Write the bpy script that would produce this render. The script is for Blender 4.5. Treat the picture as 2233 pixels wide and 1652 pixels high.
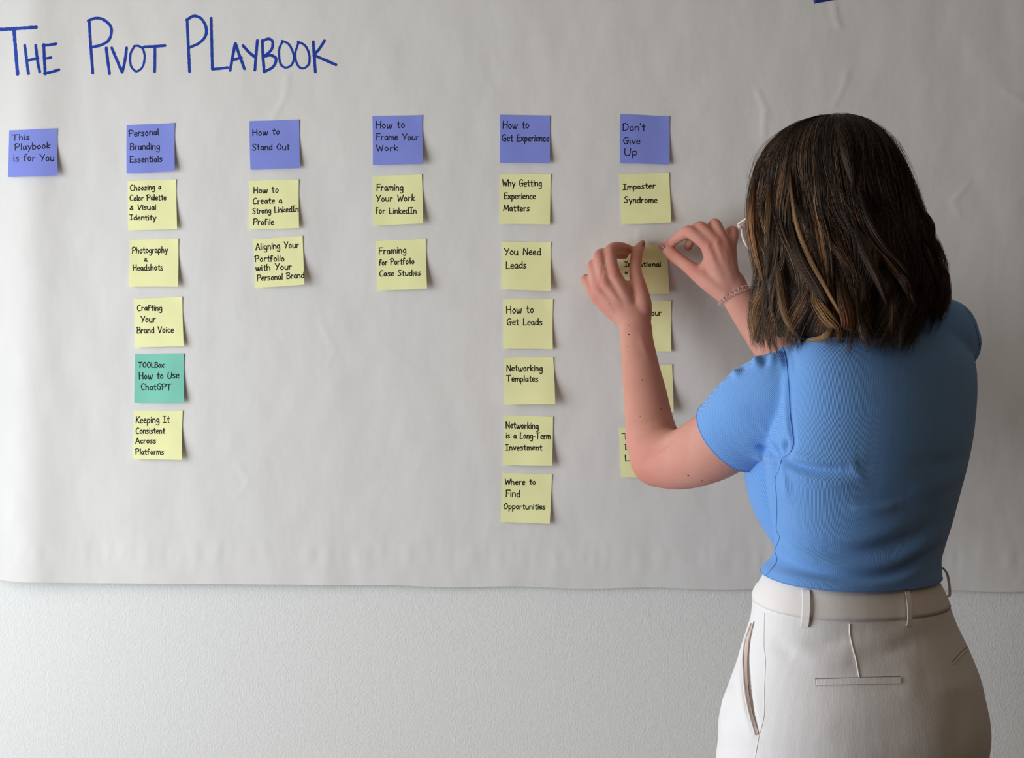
import bpy, bmesh, math, random
import numpy as np
from mathutils import Vector, noise
from mathutils.bvhtree import BVHTree

for o in list(bpy.data.objects):
    bpy.data.objects.remove(o, do_unlink=True)
scene = bpy.context.scene
COL = scene.collection
R = math.radians

# ------------------------------------------------------------------ camera, world, light, exposure
F, DC, ZC = 3695.0, 2.6, 1.29          # focal length in px of the 2233 px frame, distance to wall, camera height
cam = bpy.data.cameras.new('camera')
cam.sensor_fit = 'HORIZONTAL'
cam.sensor_width = 36.0
cam.lens = 36.0 * F / 2233.0
cam.clip_start = 0.05
camo = bpy.data.objects.new('camera', cam)
camo.location = (0, -DC, ZC)
camo.rotation_euler = (R(90), 0, 0)
COL.objects.link(camo)
scene.camera = camo

w = bpy.data.worlds.new('world')
scene.world = w
w.use_nodes = True
w.node_tree.nodes['Background'].inputs[0].default_value = (0.75, 0.85, 1.0, 1)
w.node_tree.nodes['Background'].inputs[1].default_value = 0.3

def area(name, loc, rot, sx, sy, power, color):
    l = bpy.data.lights.new(name, 'AREA')
    l.shape = 'RECTANGLE'
    l.size, l.size_y = sx, sy
    l.energy = power
    l.color = color
    o = bpy.data.objects.new(name, l)
    o.location = loc
    o.rotation_euler = rot
    COL.objects.link(o)
    return o
# daylight entering by the window in the left wall
area('window_daylight', (-1.66, -1.22, 1.12), (0, R(-90), 0), 1.5, 1.5, 53, (0.885, 0.955, 1.0))
# added warm fill under the ceiling, in place of ceiling bounce; no lamp known
area('warm_fill_light', (0.9, -1.7, 2.44), (0, 0, 0), 0.5, 0.5, 1.7, (1.0, 0.70, 0.42))

scene.view_settings.view_transform = 'Standard'
scene.view_settings.look = 'None'
scene.view_settings.gamma = 1
scene.view_settings.use_curve_mapping = False
scene.view_settings.exposure = 0.0

# ------------------------------------------------------------------ helpers
def sc(d):
    return (DC - d) / F
def W(px, py, d):
    s = sc(d)
    return np.array(((px - 1116.5) * s, -d, ZC + (826 - py) * s))

def lin(r, g, b):
    f = lambda c: ((c / 255 + 0.055) / 1.055) ** 2.4 if c > 10 else c / 255 / 12.92
    return (f(r), f(g), f(b), 1)

def mat(name, color, rough=0.6, spec=0.3, bump=None, sss=0, var=None, sheen=0, trans=0, coords='Object', ior=1.45):
    m = bpy.data.materials.new(name)
    m.use_nodes = True
    nt = m.node_tree
    b = nt.nodes['Principled BSDF']
    b.inputs['Base Color'].default_value = color
    b.inputs['Roughness'].default_value = rough
    b.inputs['Specular IOR Level'].default_value = spec
    b.inputs['IOR'].default_value = ior
    if sss:
        b.inputs['Subsurface Weight'].default_value = sss
        b.inputs['Subsurface Radius'].default_value = (0.012, 0.005, 0.003)
        b.inputs['Subsurface Scale'].default_value = 0.6
    if sheen:
        b.inputs['Sheen Weight'].default_value = sheen
        b.inputs['Sheen Roughness'].default_value = 0.5
    if trans:
        b.inputs['Transmission Weight'].default_value = trans
    tc = nt.nodes.new('ShaderNodeTexCoord')
    if var:                       # (scale, amount, second colour)
        n = nt.nodes.new('ShaderNodeTexNoise')
        n.inputs['Scale'].default_value = var[0]
        n.inputs['Detail'].default_value = 4
        nt.links.new(tc.outputs[coords], n.inputs['Vector'])
        mr = nt.nodes.new('ShaderNodeMapRange')
        mr.inputs[1].default_value = 0.35
        mr.inputs[2].default_value = 0.65
        mr.inputs[4].default_value = var[1]
        nt.links.new(n.outputs[0], mr.inputs[0])
        mx = nt.nodes.new('ShaderNodeMix')
        mx.data_type = 'RGBA'
        mx.inputs[6].default_value = color
        mx.inputs[7].default_value = var[2]
        nt.links.new(mr.outputs[0], mx.inputs[0])
        nt.links.new(mx.outputs[2], b.inputs['Base Color'])
    if bump:                      # list of (scale vector, strength distance)
        prev = None
        for (s, dist) in bump:
            mp = nt.nodes.new('ShaderNodeMapping')
            mp.inputs['Scale'].default_value = s
            nt.links.new(tc.outputs[coords], mp.inputs[0])
            n = nt.nodes.new('ShaderNodeTexNoise')
            n.inputs['Scale'].default_value = 1
            n.inputs['Detail'].default_value = 3
            nt.links.new(mp.outputs[0], n.inputs['Vector'])
            bp = nt.nodes.new('ShaderNodeBump')
            bp.inputs['Strength'].default_value = 1
            bp.inputs['Distance'].default_value = dist
            nt.links.new(n.outputs[0], bp.inputs['Height'])
            if prev:
                nt.links.new(prev.outputs[0], bp.inputs['Normal'])
            prev = bp
        nt.links.new(prev.outputs[0], b.inputs['Normal'])
    return m

def build(name, V, Fc, m, parent=None, origin=(0, 0, 0), smooth=True, attrs=None):
    V = np.asarray(V, dtype=float) - np.asarray(origin, dtype=float)
    me = bpy.data.meshes.new(name)
    me.from_pydata(V.tolist(), [], Fc.tolist() if hasattr(Fc, 'tolist') else Fc)
    me.update()
    if smooth:
        me.polygons.foreach_set('use_smooth', [True] * len(me.polygons))
    if m:
        me.materials.append(m)
    o = bpy.data.objects.new(name, me)
    COL.objects.link(o)
    if parent:
        o.parent = parent
    else:
        o.location = origin
    return o

def tag(o, label=None, cat=None, group=None, kind=None):
    if label: o['label'] = label
    if cat: o['category'] = cat
    if group: o['group'] = group
    if kind: o['kind'] = kind
    return o

def box(x0, x1, y0, y1, z0, z1):
    V = [(x, y, z) for x in (x0, x1) for y in (y0, y1) for z in (z0, z1)]
    Fc = [(0, 1, 3, 2), (4, 6, 7, 5), (0, 4, 5, 1), (2, 3, 7, 6), (0, 2, 6, 4), (1, 5, 7, 3)]
    return V, Fc

def join(parts):
    V, Fc, n = [], [], 0
    for v, f in parts:
        v = np.asarray(v)
        V.append(v)
        Fc += [tuple(i + n for i in q) for q in f]
        n += len(v)
    return np.vstack(V), Fc

def cr(P, sub):
    """Catmull-Rom through the rows of P."""
    P = np.asarray(P, dtype=float)
    if len(P) < 3:
        t = np.linspace(0, 1, sub + 1)[:, None]
        return P[0] * (1 - t) + P[-1] * t
    Q = np.vstack([2 * P[0] - P[1], P, 2 * P[-1] - P[-2]])
    out = []
    for i in range(1, len(Q) - 2):
        p0, p1, p2, p3 = Q[i - 1:i + 3]
        for k in range(sub):
            t = k / sub
            out.append(0.5 * ((2 * p1) + (-p0 + p2) * t + (2 * p0 - 5 * p1 + 4 * p2 - p3) * t * t + (-p0 + 3 * p1 - 3 * p2 + p3) * t ** 3))
    out.append(P[-1])
    return np.array(out)

def tube(rows, n=20, sub=6, caps=True, ref=(0, 1, 0)):
    """rows: (x, y, z, ru, rv); closed tube with rounded ends."""
    P = cr(rows, sub) if sub > 1 else np.asarray(rows, dtype=float)
    C, r = P[:, :3], P[:, 3:5]
    T = np.gradient(C, axis=0)
    T /= np.linalg.norm(T, axis=1)[:, None] + 1e-12
    ref = np.asarray(ref, dtype=float)
    v = ref[None, :] - T * (T @ ref)[:, None]
    v /= np.linalg.norm(v, axis=1)[:, None] + 1e-12
    u = np.cross(T, v)
    rings = []
    if caps:
        for a in (75, 45, 20):
            rings.append((C[0] - T[0] * min(r[0]) * math.sin(R(a)), u[0], v[0], r[0] * math.cos(R(a))))
    for i in range(len(C)):
        rings.append((C[i], u[i], v[i], r[i]))
    if caps:
        for a in (20, 45, 75):
            rings.append((C[-1] + T[-1] * min(r[-1]) * math.sin(R(a)), u[-1], v[-1], r[-1] * math.cos(R(a))))
    ang = np.linspace(0, 2 * math.pi, n, endpoint=False)
    V = []
    for c, uu, vv, rr in rings:
        V.append(c + np.outer(np.cos(ang) * rr[0], uu) + np.outer(np.sin(ang) * rr[1], vv))
    V = np.vstack(V)
    Fc = []
    m = len(rings)
    for i in range(m - 1):
        for j in range(n):
            k = (j + 1) % n
            Fc.append((i * n + j, i * n + k, (i + 1) * n + k, (i + 1) * n + j))
    Fc.append(tuple(range(n))[::-1])
    Fc.append(tuple((m - 1) * n + j for j in range(n)))
    return V, Fc

def ptube(rows, n=20, sub=6, ref=(0, 1, 0), rv=1.0):
    """rows in pixels: (px, py, d, r_px[, rv ratio])"""
    out = []
    for q in rows:
        p = W(q[0], q[1], q[2])
        r = q[3] * sc(q[2])
        out.append((p[0], p[1], p[2], r, r * (q[4] if len(q) > 4 else rv)))
    return tube(out, n, sub, True, ref)

def thin(pts, r, n=6):
    pts = np.asarray(pts, dtype=float)
    rows = np.hstack([pts, np.full((len(pts), 2), r)])
    return tube(rows, n, 1, True, (0.13, 0.9, 0.41))

def ellipsoid(c, ax, n=20, m=14):
    """ax: 3 row vectors"""
    c = np.asarray(c); ax = np.asarray(ax, dtype=float)
    V = [c + ax[2]]
    for i in range(1, m):
        t = math.pi * i / m
        for j in range(n):
            p = 2 * math.pi * j / n
            V.append(c + ax[0] * math.sin(t) * math.cos(p) + ax[1] * math.sin(t) * math.sin(p) + ax[2] * math.cos(t))
    V.append(c - ax[2])
    Fc = [(0, 1 + j, 1 + (j + 1) % n) for j in range(n)]
    for i in range(m - 2):
        for j in range(n):
            a, b = 1 + i * n, 1 + (i + 1) * n
            k = (j + 1) % n
            Fc.append((a + j, b + j, b + k, a + k))
    e = len(V) - 1
    a = 1 + (m - 2) * n
    Fc += [(e, a + (j + 1) % n, a + j) for j in range(n)]
    return np.array(V), Fc

def remesh(parts, voxel, smooth):
    V, Fc = join(parts)
    me = bpy.data.meshes.new('tmp')
    me.from_pydata(V.tolist(), [], Fc)
    bm = bmesh.new(); bm.from_mesh(me)
    # orient every closed shell outwards
    bmesh.ops.recalc_face_normals(bm, faces=bm.faces[:])
    bm.to_mesh(me); bm.free()
    o = bpy.data.objects.new('tmp', me)
    COL.objects.link(o)
    md = o.modifiers.new('r', 'REMESH')
    md.mode = 'VOXEL'; md.voxel_size = voxel; md.adaptivity = 0
    if smooth:
        s = o.modifiers.new('s', 'SMOOTH')
        s.factor = 0.6; s.iterations = smooth
    dg = bpy.context.evaluated_depsgraph_get()
    dg.update()
    e = o.evaluated_get(dg)
    em = e.to_mesh()
    nv, nf = len(em.vertices), len(em.polygons)
    co = np.empty(nv * 3); em.vertices.foreach_get('co', co)
    no = np.empty(nv * 3); em.vertices.foreach_get('normal', no)
    faces = [tuple(p.vertices) for p in em.polygons]
    e.to_mesh_clear()
    bpy.data.objects.remove(o, do_unlink=True)
    bpy.data.meshes.remove(me)
    return co.reshape(-1, 3), no.reshape(-1, 3), faces

CAMP = Vector((0, -DC, ZC))
def ray(bvh, px, py):
    d = Vector(((px - 1116.5) / F, 1, (826 - py) / F)).normalized()
    h = bvh.ray_cast(CAMP, d)
    return (np.array(h[0]), np.array(h[1])) if h[0] is not None else (None, None)
def project(bvh, poly, off=0.0, sub=6):
    Q = cr([(a, b) for a, b in poly], sub)
    out = []
    for a, b in Q:
        p, n = ray(bvh, a, b)
        if p is None: continue
        out.append(p + n * off)
    return np.array(out)
def fold(V, N, poly, amp, sig, taper=True):
    """raise (or sink) the surface along a 3-D polyline"""
    if len(poly) < 2: return V
    best = np.full(len(V), 1e9); tt = np.zeros(len(V))
    lo, hi = poly.min(0) - 3 * sig, poly.max(0) + 3 * sig
    idx = np.where(np.all((V > lo) & (V < hi), axis=1))[0]
    X = V[idx]
    for i, (a, b) in enumerate(zip(poly[:-1], poly[1:])):
        ab = b - a
        t = np.clip(((X - a) @ ab) / (ab @ ab + 1e-12), 0, 1)
        dd = np.linalg.norm(X - (a + t[:, None] * ab), axis=1)
        m = dd < best[idx]
        best[idx[m]] = dd[m]
        tt[idx[m]] = (i + t[m]) / (len(poly) - 1)
    e = np.exp(-(best / sig) ** 2)
    if taper: e *= np.sin(np.clip(tt, 0.02, 0.98) * math.pi) ** 0.6
    return V + N * (amp * e)[:, None]

# ------------------------------------------------------------------ room shell
M_wall = mat('wall_paint', lin(232, 230, 227), 0.75, 0.25, bump=[((380, 380, 260), 0.0006), ((110, 110, 60), 0.00025)])
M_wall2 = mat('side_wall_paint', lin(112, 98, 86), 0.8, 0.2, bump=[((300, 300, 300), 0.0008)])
M_ceil = mat('ceiling_paint', lin(210, 194, 172), 0.85, 0.1, bump=[((200, 200, 200), 0.001)])
M_floor = mat('floor_wood', lin(112, 90, 72), 0.5, 0.4, var=(6, 0.8, lin(86, 66, 50)), bump=[((8, 120, 8), 0.0005)])
M_trim = mat('trim_paint', lin(225, 224, 220), 0.4, 0.4)
X0, X1, Y0, Z1 = -1.72, 3.0, -4.4, 2.5
def struct(name, parts, m, parent=None):
    V, Fc = join(parts)
    o = build(name, V, Fc, m, parent, smooth=False)
    if not parent: o['kind'] = 'structure'
    return o
struct('floor', [box(X0 - .1, X1 + .1, Y0 - .1, 0.1, -0.1, 0)], M_floor)
struct('ceiling', [box(X0 - .1, X1 + .1, Y0 - .1, 0.1, Z1, Z1 + .1)], M_ceil)
struct('wall_back', [box(X0 - .1, X1 + .1, 0, 0.1, 0, Z1)], M_wall)
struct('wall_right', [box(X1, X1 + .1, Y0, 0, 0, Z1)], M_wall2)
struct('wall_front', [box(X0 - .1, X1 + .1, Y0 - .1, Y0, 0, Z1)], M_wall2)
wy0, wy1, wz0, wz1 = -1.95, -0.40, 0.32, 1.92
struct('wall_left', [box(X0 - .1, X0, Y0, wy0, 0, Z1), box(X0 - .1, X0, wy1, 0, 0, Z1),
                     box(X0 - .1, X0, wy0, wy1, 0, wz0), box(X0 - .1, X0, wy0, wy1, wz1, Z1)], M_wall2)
struct('window_1', [box(X0 - .08, X0 - .03, wy0, wy0 + .05, wz0, wz1), box(X0 - .08, X0 - .03, wy1 - .05, wy1, wz0, wz1),
                    box(X0 - .08, X0 - .03, wy0, wy1, wz0, wz0 + .05), box(X0 - .08, X0 - .03, wy0, wy1, wz1 - .05, wz1),
                    box(X0 - .08, X0 - .03, (wy0 + wy1) / 2 - .025, (wy0 + wy1) / 2 + .025, wz0, wz1)], M_trim)
struct('baseboard_back', [box(X0, X1, -0.014, 0, 0, 0.1)], M_trim)

# ------------------------------------------------------------------ the sheet of paper
S0 = sc(0)
def paper_bottom(x):
    px = x / S0 + 1116.5
    y = np.interp(px, [-40, 0, 60, 200, 500, 800, 1150, 1500, 2100, 2300], [1248, 1260, 1265, 1268, 1270.5, 1274, 1279, 1282, 1286, 1289])
    y += 2.0 * math.sin(px * 0.021) * (px > 700) * min(1, (px - 700) / 300)
    return ZC + (826 - y) * S0
ZTOP = ZC + (826 + 14) * S0
CREASES = [((628, 168), (622, 215), (596, 262), 0.0008), ((1650, 200), (1668, 238), (1664, 300), 0.0011), ((1844, 160), (1838, 190), (1815, 235), 0.0008),
           ((1500, 480), (1390, 505), (1395, 540), 0.0006), ((2090, 470), (2075, 440), (2110, 400), 0.0007), ((2190, 200), (2230, 225), (2260, 260), 0.0008),
           ((1815, 5), (1822, 45), (1830, 60), 0.0012), ((520, 1010), (545, 1050), (520, 1080), 0.0005), ((700, 700), (730, 760), (715, 800), 0.0005)]
CRS = [[(W(a, b, 0)[0], W(a, b, 0)[2]) for a, b in c[:3]] + [c[3]] for c in CREASES]
def segd(x, z, a, b):
    dx, dz = b[0] - a[0], b[1] - a[1]
    t = max(0, min(1, ((x - a[0]) * dx + (z - a[1]) * dz) / (dx * dx + dz * dz)))
    return math.hypot(x - a[0] - t * dx, z - a[1] - t * dz)
def paper_d(x, z):
    n = noise.noise
    d = 0.0065
    d += 0.0011 * n(Vector((x * 6.5, z * 4.5, 1.3)))
    d += 0.00070 * n(Vector((x * 15 + 3 * z, z * 9, 5.1)))
    d += 0.00045 * n(Vector((x * 30 + 4, z * 18 - 6 * x, 9.7)))
    k = n(Vector((x * 11 + 7, z * 8 + 3, 2.2)))
    d += 0.0008 * (0.25 - abs(k)) 
    for a, b, c, amp in CRS:
        if abs(x - b[0]) < 0.07 and abs(z - b[1]) < 0.07:
            dd = min(segd(x, z, a, b), segd(x, z, b, c))
            d += amp * math.exp(-(dd / 0.0035) ** 2)
    zb = paper_bottom(x)
    hb = z - zb
    # row of small dents from the roll, a little above the lower edge
    e = math.exp(-((hb - 0.047) / 0.018) ** 2)
    if e > 0.02:
        d += 0.0008 * e * n(Vector((x * 75, z * 12, 4.4)))
    if hb < 0.045:
        d += 0.0010 * (1 - hb / 0.045) * n(Vector((x * 22, 0.3, 8.8)))
    if hb < 0.07:
        left = max(0.0, min(1.0, (0.15 - x) / 0.9))
        d += 0.013 * left * (1 - max(hb, 0) / 0.07) ** 2
    d += 0.007 * math.exp(-((x + 0.735) / 0.045) ** 2)
    return max(d, 0.0015)
M_paper = mat('butcher_paper', lin(226, 222, 219), 0.62, 0.3, bump=[((13, 13, 8), 0.0018), ((50, 50, 36), 0.00025), ((700, 700, 900), 0.00004)])
xa, xb = W(-52, 0, 0)[0], W(2420, 0, 0)[0]
NX, NZ = 370, 220
V = []
for j in range(NZ + 1):
    for i in range(NX + 1):
        x = xa + (xb - xa) * i / NX
        zb = paper_bottom(x)
        z = zb + (ZTOP - zb) * (j / NZ)
        V.append((x, -paper_d(x, z), z))
Fc = [(j * (NX + 1) + i, j * (NX + 1) + i + 1, (j + 1) * (NX + 1) + i + 1, (j + 1) * (NX + 1) + i) for j in range(NZ) for i in range(NX)]
paper_root = bpy.data.objects.new('paper_sheet', None)
PO = (0, -0.006, float(paper_bottom(0)))
paper_root.location = PO
COL.objects.link(paper_root)
tag(paper_root, 'large white sheet of wrinkled butcher paper covering the wall behind the notes', 'paper')
sheet = build('sheet', V, Fc, M_paper, paper_root, PO)
sol = sheet.modifiers.new('thickness', 'SOLIDIFY'); sol.thickness = 0.0003; sol.offset = 1
es = sheet.modifiers.new('edges', 'EDGE_SPLIT'); es.split_angle = R(45)

def on_paper(px, py, off):
    d = 0.006
    for _ in range(2):
        p = W(px, py, d)
        d = paper_d(p[0], p[2]) + off
    return W(px, py, d)

# ------------------------------------------------------------------ pen strokes
def ribbon(pts, hw, place, rough=0.0, rnd=random, cap=5):
    """flat pen stroke with round ends; pts in pixels; place() puts a pixel point on the surface"""
    P = np.asarray(pts, dtype=float)
    T = np.gradient(P, axis=0)
    L = np.linalg.norm(T, axis=1)[:, None] + 1e-9
    T = T / L
    Nn = np.stack([-T[:, 1], T[:, 0]], 1)
    V, Fc = [], []
    for i in range(len(P)):
        h1 = hw * (1 + rough * rnd.uniform(-1, 1)); h2 = hw * (1 + rough * rnd.uniform(-1, 1))
        V.append(P[i] + Nn[i] * h1); V.append(P[i] - Nn[i] * h2)
        if i: Fc.append((2 * i - 2, 2 * i - 1, 2 * i + 1, 2 * i))
    for end, s in ((0, -1), (len(P) - 1, 1)):
        a0 = math.atan2(Nn[end][1], Nn[end][0])
        base = len(V)
        ids = [2 * end]
        for k in range(1, cap):
            a = a0 - s * math.pi * k / cap
            V.append(P[end] + hw * np.array((math.cos(a), math.sin(a)))); ids.append(base + k - 1)
        ids.append(2 * end + 1)
        Fc.append(tuple(ids))
    out = np.array([place(a, b) for a, b in V])
    # front face towards the viewer
    F2 = []
    for f in Fc:
        a, b, c = out[f[0]], out[f[1]], out[f[2]]
        n = np.cross(b - a, c - a)
        F2.append(f if n[1] < 0 else f[::-1])
    return out, F2
def resample(pts, step):
    P = np.asarray(pts, dtype=float)
    s = np.concatenate([[0], np.cumsum(np.linalg.norm(np.diff(P, axis=0), axis=1))])
    n = max(2, int(s[-1] / step) + 1)
    t = np.linspace(0, s[-1], n)
    return np.stack([np.interp(t, s, P[:, k]) for k in range(2)], 1)

G = {
'T': (7, "0 9.6 7 10.2|3.4 9.8 3.2 0"), 'h': (5, ".3 10 .3 0|~.3 3.5 2 5.8 3.8 5 4.2 0"), 'i': (1.2, ".6 6 .6 0|.6 8.2 .7 8.8"),
's': (4, "~3.8 5.4 1.8 6 .6 4.8 2 3.2 3.6 1.8 2 0 0 .6"), 'P': (6, "1 10 .6 0|~-.4 8.5 2.5 10.3 6 8.6 4.6 5.4 .9 4.6"),
'l': (1.2, ".6 10 .6 0"), 'a': (4.6, "~4 5 2 6 .4 3.4 1.4 .3 3.2 1.4 4 5.2|4 5.6 4.5 0"), 'y': (4.6, ".2 6 2.4 .8|4.6 6 1.2 -4"),
'b': (4.6, ".4 10 .4 .2|~.4 4.6 2.4 6 4.4 3.6 3 .2 .4 .6"), 'o': (4.6, "~2.4 6 .4 3.4 2 0 4.2 2.6 2.6 6 2 5.9"),
'k': (4.4, ".4 10 .4 0|4 6 .5 2.6|.5 2.6 4.4 0"), 'f': (3.6, "~3.8 9 2 10 1 8 1 0|0 5.4 3 5.6"), 'r': (3.4, ".5 6 .5 0|~.5 3.6 1.6 5.6 3.4 5.4"),
'Y': (6, "0 10 3 5|6 10 2 0"), 'u': (4.8, "~.3 6 .4 1.4 2.2 0 4 2|4.2 6 4.4 0"), 'e': (4.2, "~.4 3.2 3.8 3.6 3.4 5.6 1.6 5.8 .3 3 1.4 .2 4 .8"),
'n': (4.6, ".4 6 .4 0|~.4 3.8 2.2 6 4 4.6 4.2 0"), 'B': (6, "1 10 .7 0|~-.2 9.2 2.6 10.2 5.2 8.6 3.6 5.6 1 5.2|~1 5.2 4.6 5 6 2.6 4 .2 .7 .2"),
'd': (4.8, "~4 4.8 2 6 .4 3 1.6 .2 4 1.4|4.2 10 4.4 0"), 'g': (4.6, "~4 5 2 6 .4 3.4 1.6 .8 4 2|~4.2 5.8 4.2 -2 2.6 -4 .4 -3"),
'E': (5.4, ".8 10 .6 0|.2 9.8 5.2 10|.7 5.2 4.4 5.4|.5 .1 5.4 .4"), 't': (3.6, "~1.8 9 1.8 4 1.9 .6 3.2 .1|0 6 3.6 6.2"),
'H': (6.4, ".6 10 .6 0|5.8 10 5.8 0|.6 5 5.8 5.2"), 'w': (6.4, "~.2 6 .8 .6 2 .2 3.2 5|~3.2 5 3.8 .4 5.2 .2 6.4 6"),
'S': (5.6, "~5.4 9.2 2.8 10.2 .8 8 2.8 5.4 5 3 3 0 .2 .8"), 'O': (7, "~3.4 10 .4 5.4 3 0 6.6 4.4 4.4 9.8 3 9.8"),
'F': (5.4, ".8 10 .7 0|.2 9.8 5.4 10|.7 5.4 4.6 5.6"), 'm': (7, ".4 6 .4 0|~.4 3.8 1.9 6 3.2 4.6 3.3 0|~3.4 3.8 5 6 6.4 4.6 6.6 0"),
'W': (8, "0 10 2 0|2 0 4 7|4 7 6 0|6 0 8 10"), 'G': (6.8, "~6 9 3.4 10.2 .5 6 2 .6 5 .8 5.8 4.4|3.4 4.6 6.8 4.8|~6 4.6 5.8 1.6 5 0"),
'x': (4.4, ".3 6 4.2 0|4.2 6 .2 0"), 'p': (4.6, ".5 6 .5 -4|~.5 4.6 2.4 6 4.4 3.4 2.8 .2 .5 .8"), 'c': (4, "~3.8 5 2 6 .4 3.2 1.6 .1 3.9 .8"),
'D': (6.6, "1 10 .8 0|~-.2 9 3 10 6.5 6.4 5 1.4 .8 .1"), "'": (1, ".6 10 .4 8"), 'v': (4.4, ".2 6 2.2 0|2.2 0 4.4 6"),
'U': (6, "~.4 10 .4 2.4 2.6 0 5 1.6 5.6 10"), 'C': (6, "~5.6 9 3.2 10.2 .5 5.6 2 .2 5.8 .6"),
'&': (5.4, "~1 6.8 4 6.8 1.2 3.6 .6 1 4 .6|~1.6 3.4 3.4 3 5 0"), 'V': (6, "0 10 2.6 0|2.6 0 6 10"), 'I': (4.6, "0 10 4.6 10|2.3 10 2.3 0|0 0 4.6 0"),
'L': (5, ".6 10 .6 0|.6 0 5 .3"), 'K': (5.6, ".6 10 .6 0|5.4 10 .8 4.6|.8 4.6 5.6 0"), 'A': (6.4, "0 0 3 10|3 10 6.4 0|1 3.6 5.4 3.8"),
'N': (6.4, ".5 0 .5 10|.5 10 5.8 0|5.8 0 5.8 10"), 'M': (8, ".3 0 1.4 10|1.4 10 4 3|4 3 6.6 10|6.6 10 7.8 0"),
'-': (3, ".3 4 2.7 4.1"), ':': (1.2, ".6 5.4 .7 6|.6 .6 .7 1.2"),
}
def text_strokes(s, x0, x1, base, h, slope, rnd):
    """strokes in pixels for one handwritten line"""
    adv, items = 0, []
    for ch in s:
        if ch == ' ':
            adv += 5.2; continue
        w_, g = G[ch]
        items.append((adv, w_, g, ch))
        adv += w_ + 1.25
    tot = max(adv - 1.25, 1)
    kx, ky = (x1 - x0) / tot, h / 10
    out = []
    for a, w_, g, ch in items:
        jy, jr = rnd.uniform(-.35, .35), rnd.uniform(-.05, .05)
        for st in g.split('|'):
            sm = st[0] == '~'
            v = [float(t) for t in st.lstrip('~').split()]
            pts = np.array(v).reshape(-1, 2)
            pts = pts + np.array([[rnd.uniform(-.15, .15), rnd.uniform(-.15, .15)] for _ in pts])
            pts = cr(pts, 5) if (sm and len(pts) > 2) else cr(pts, 3)
            X = x0 + (a + pts[:, 0] + jr * pts[:, 1]) * kx
            Y = base - (pts[:, 1] + jy) * ky + slope * (X - x0)
            out.append(np.stack([X, Y], 1))
    return out

M_ink = mat('black_felt_pen', lin(22, 24, 30), 0.5, 0.3)
M_blueink = mat('blue_marker', lin(30, 66, 172), 0.5, 0.3, var=(60, 0.5, lin(24, 52, 145)))
NOTEM = {
    'blue': mat('blue_note_paper', lin(138, 149, 229), 0.7, 0.2, bump=[((25, 25, 25), 0.0006), ((900, 900, 900), 0.00004)], var=(20, 0.35, lin(131, 142, 222))),
    'yellow': mat('yellow_note_paper', lin(247, 245, 184), 0.7, 0.2, bump=[((25, 25, 25), 0.0006), ((900, 900, 900), 0.00004)], var=(20, 0.35, lin(241, 239, 176))),
    'green': mat('green_note_paper', lin(134, 208, 188), 0.7, 0.2, bump=[((25, 25, 25), 0.0006), ((900, 900, 900), 0.00004)], var=(20, 0.35, lin(127, 200, 181))),
}
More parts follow.
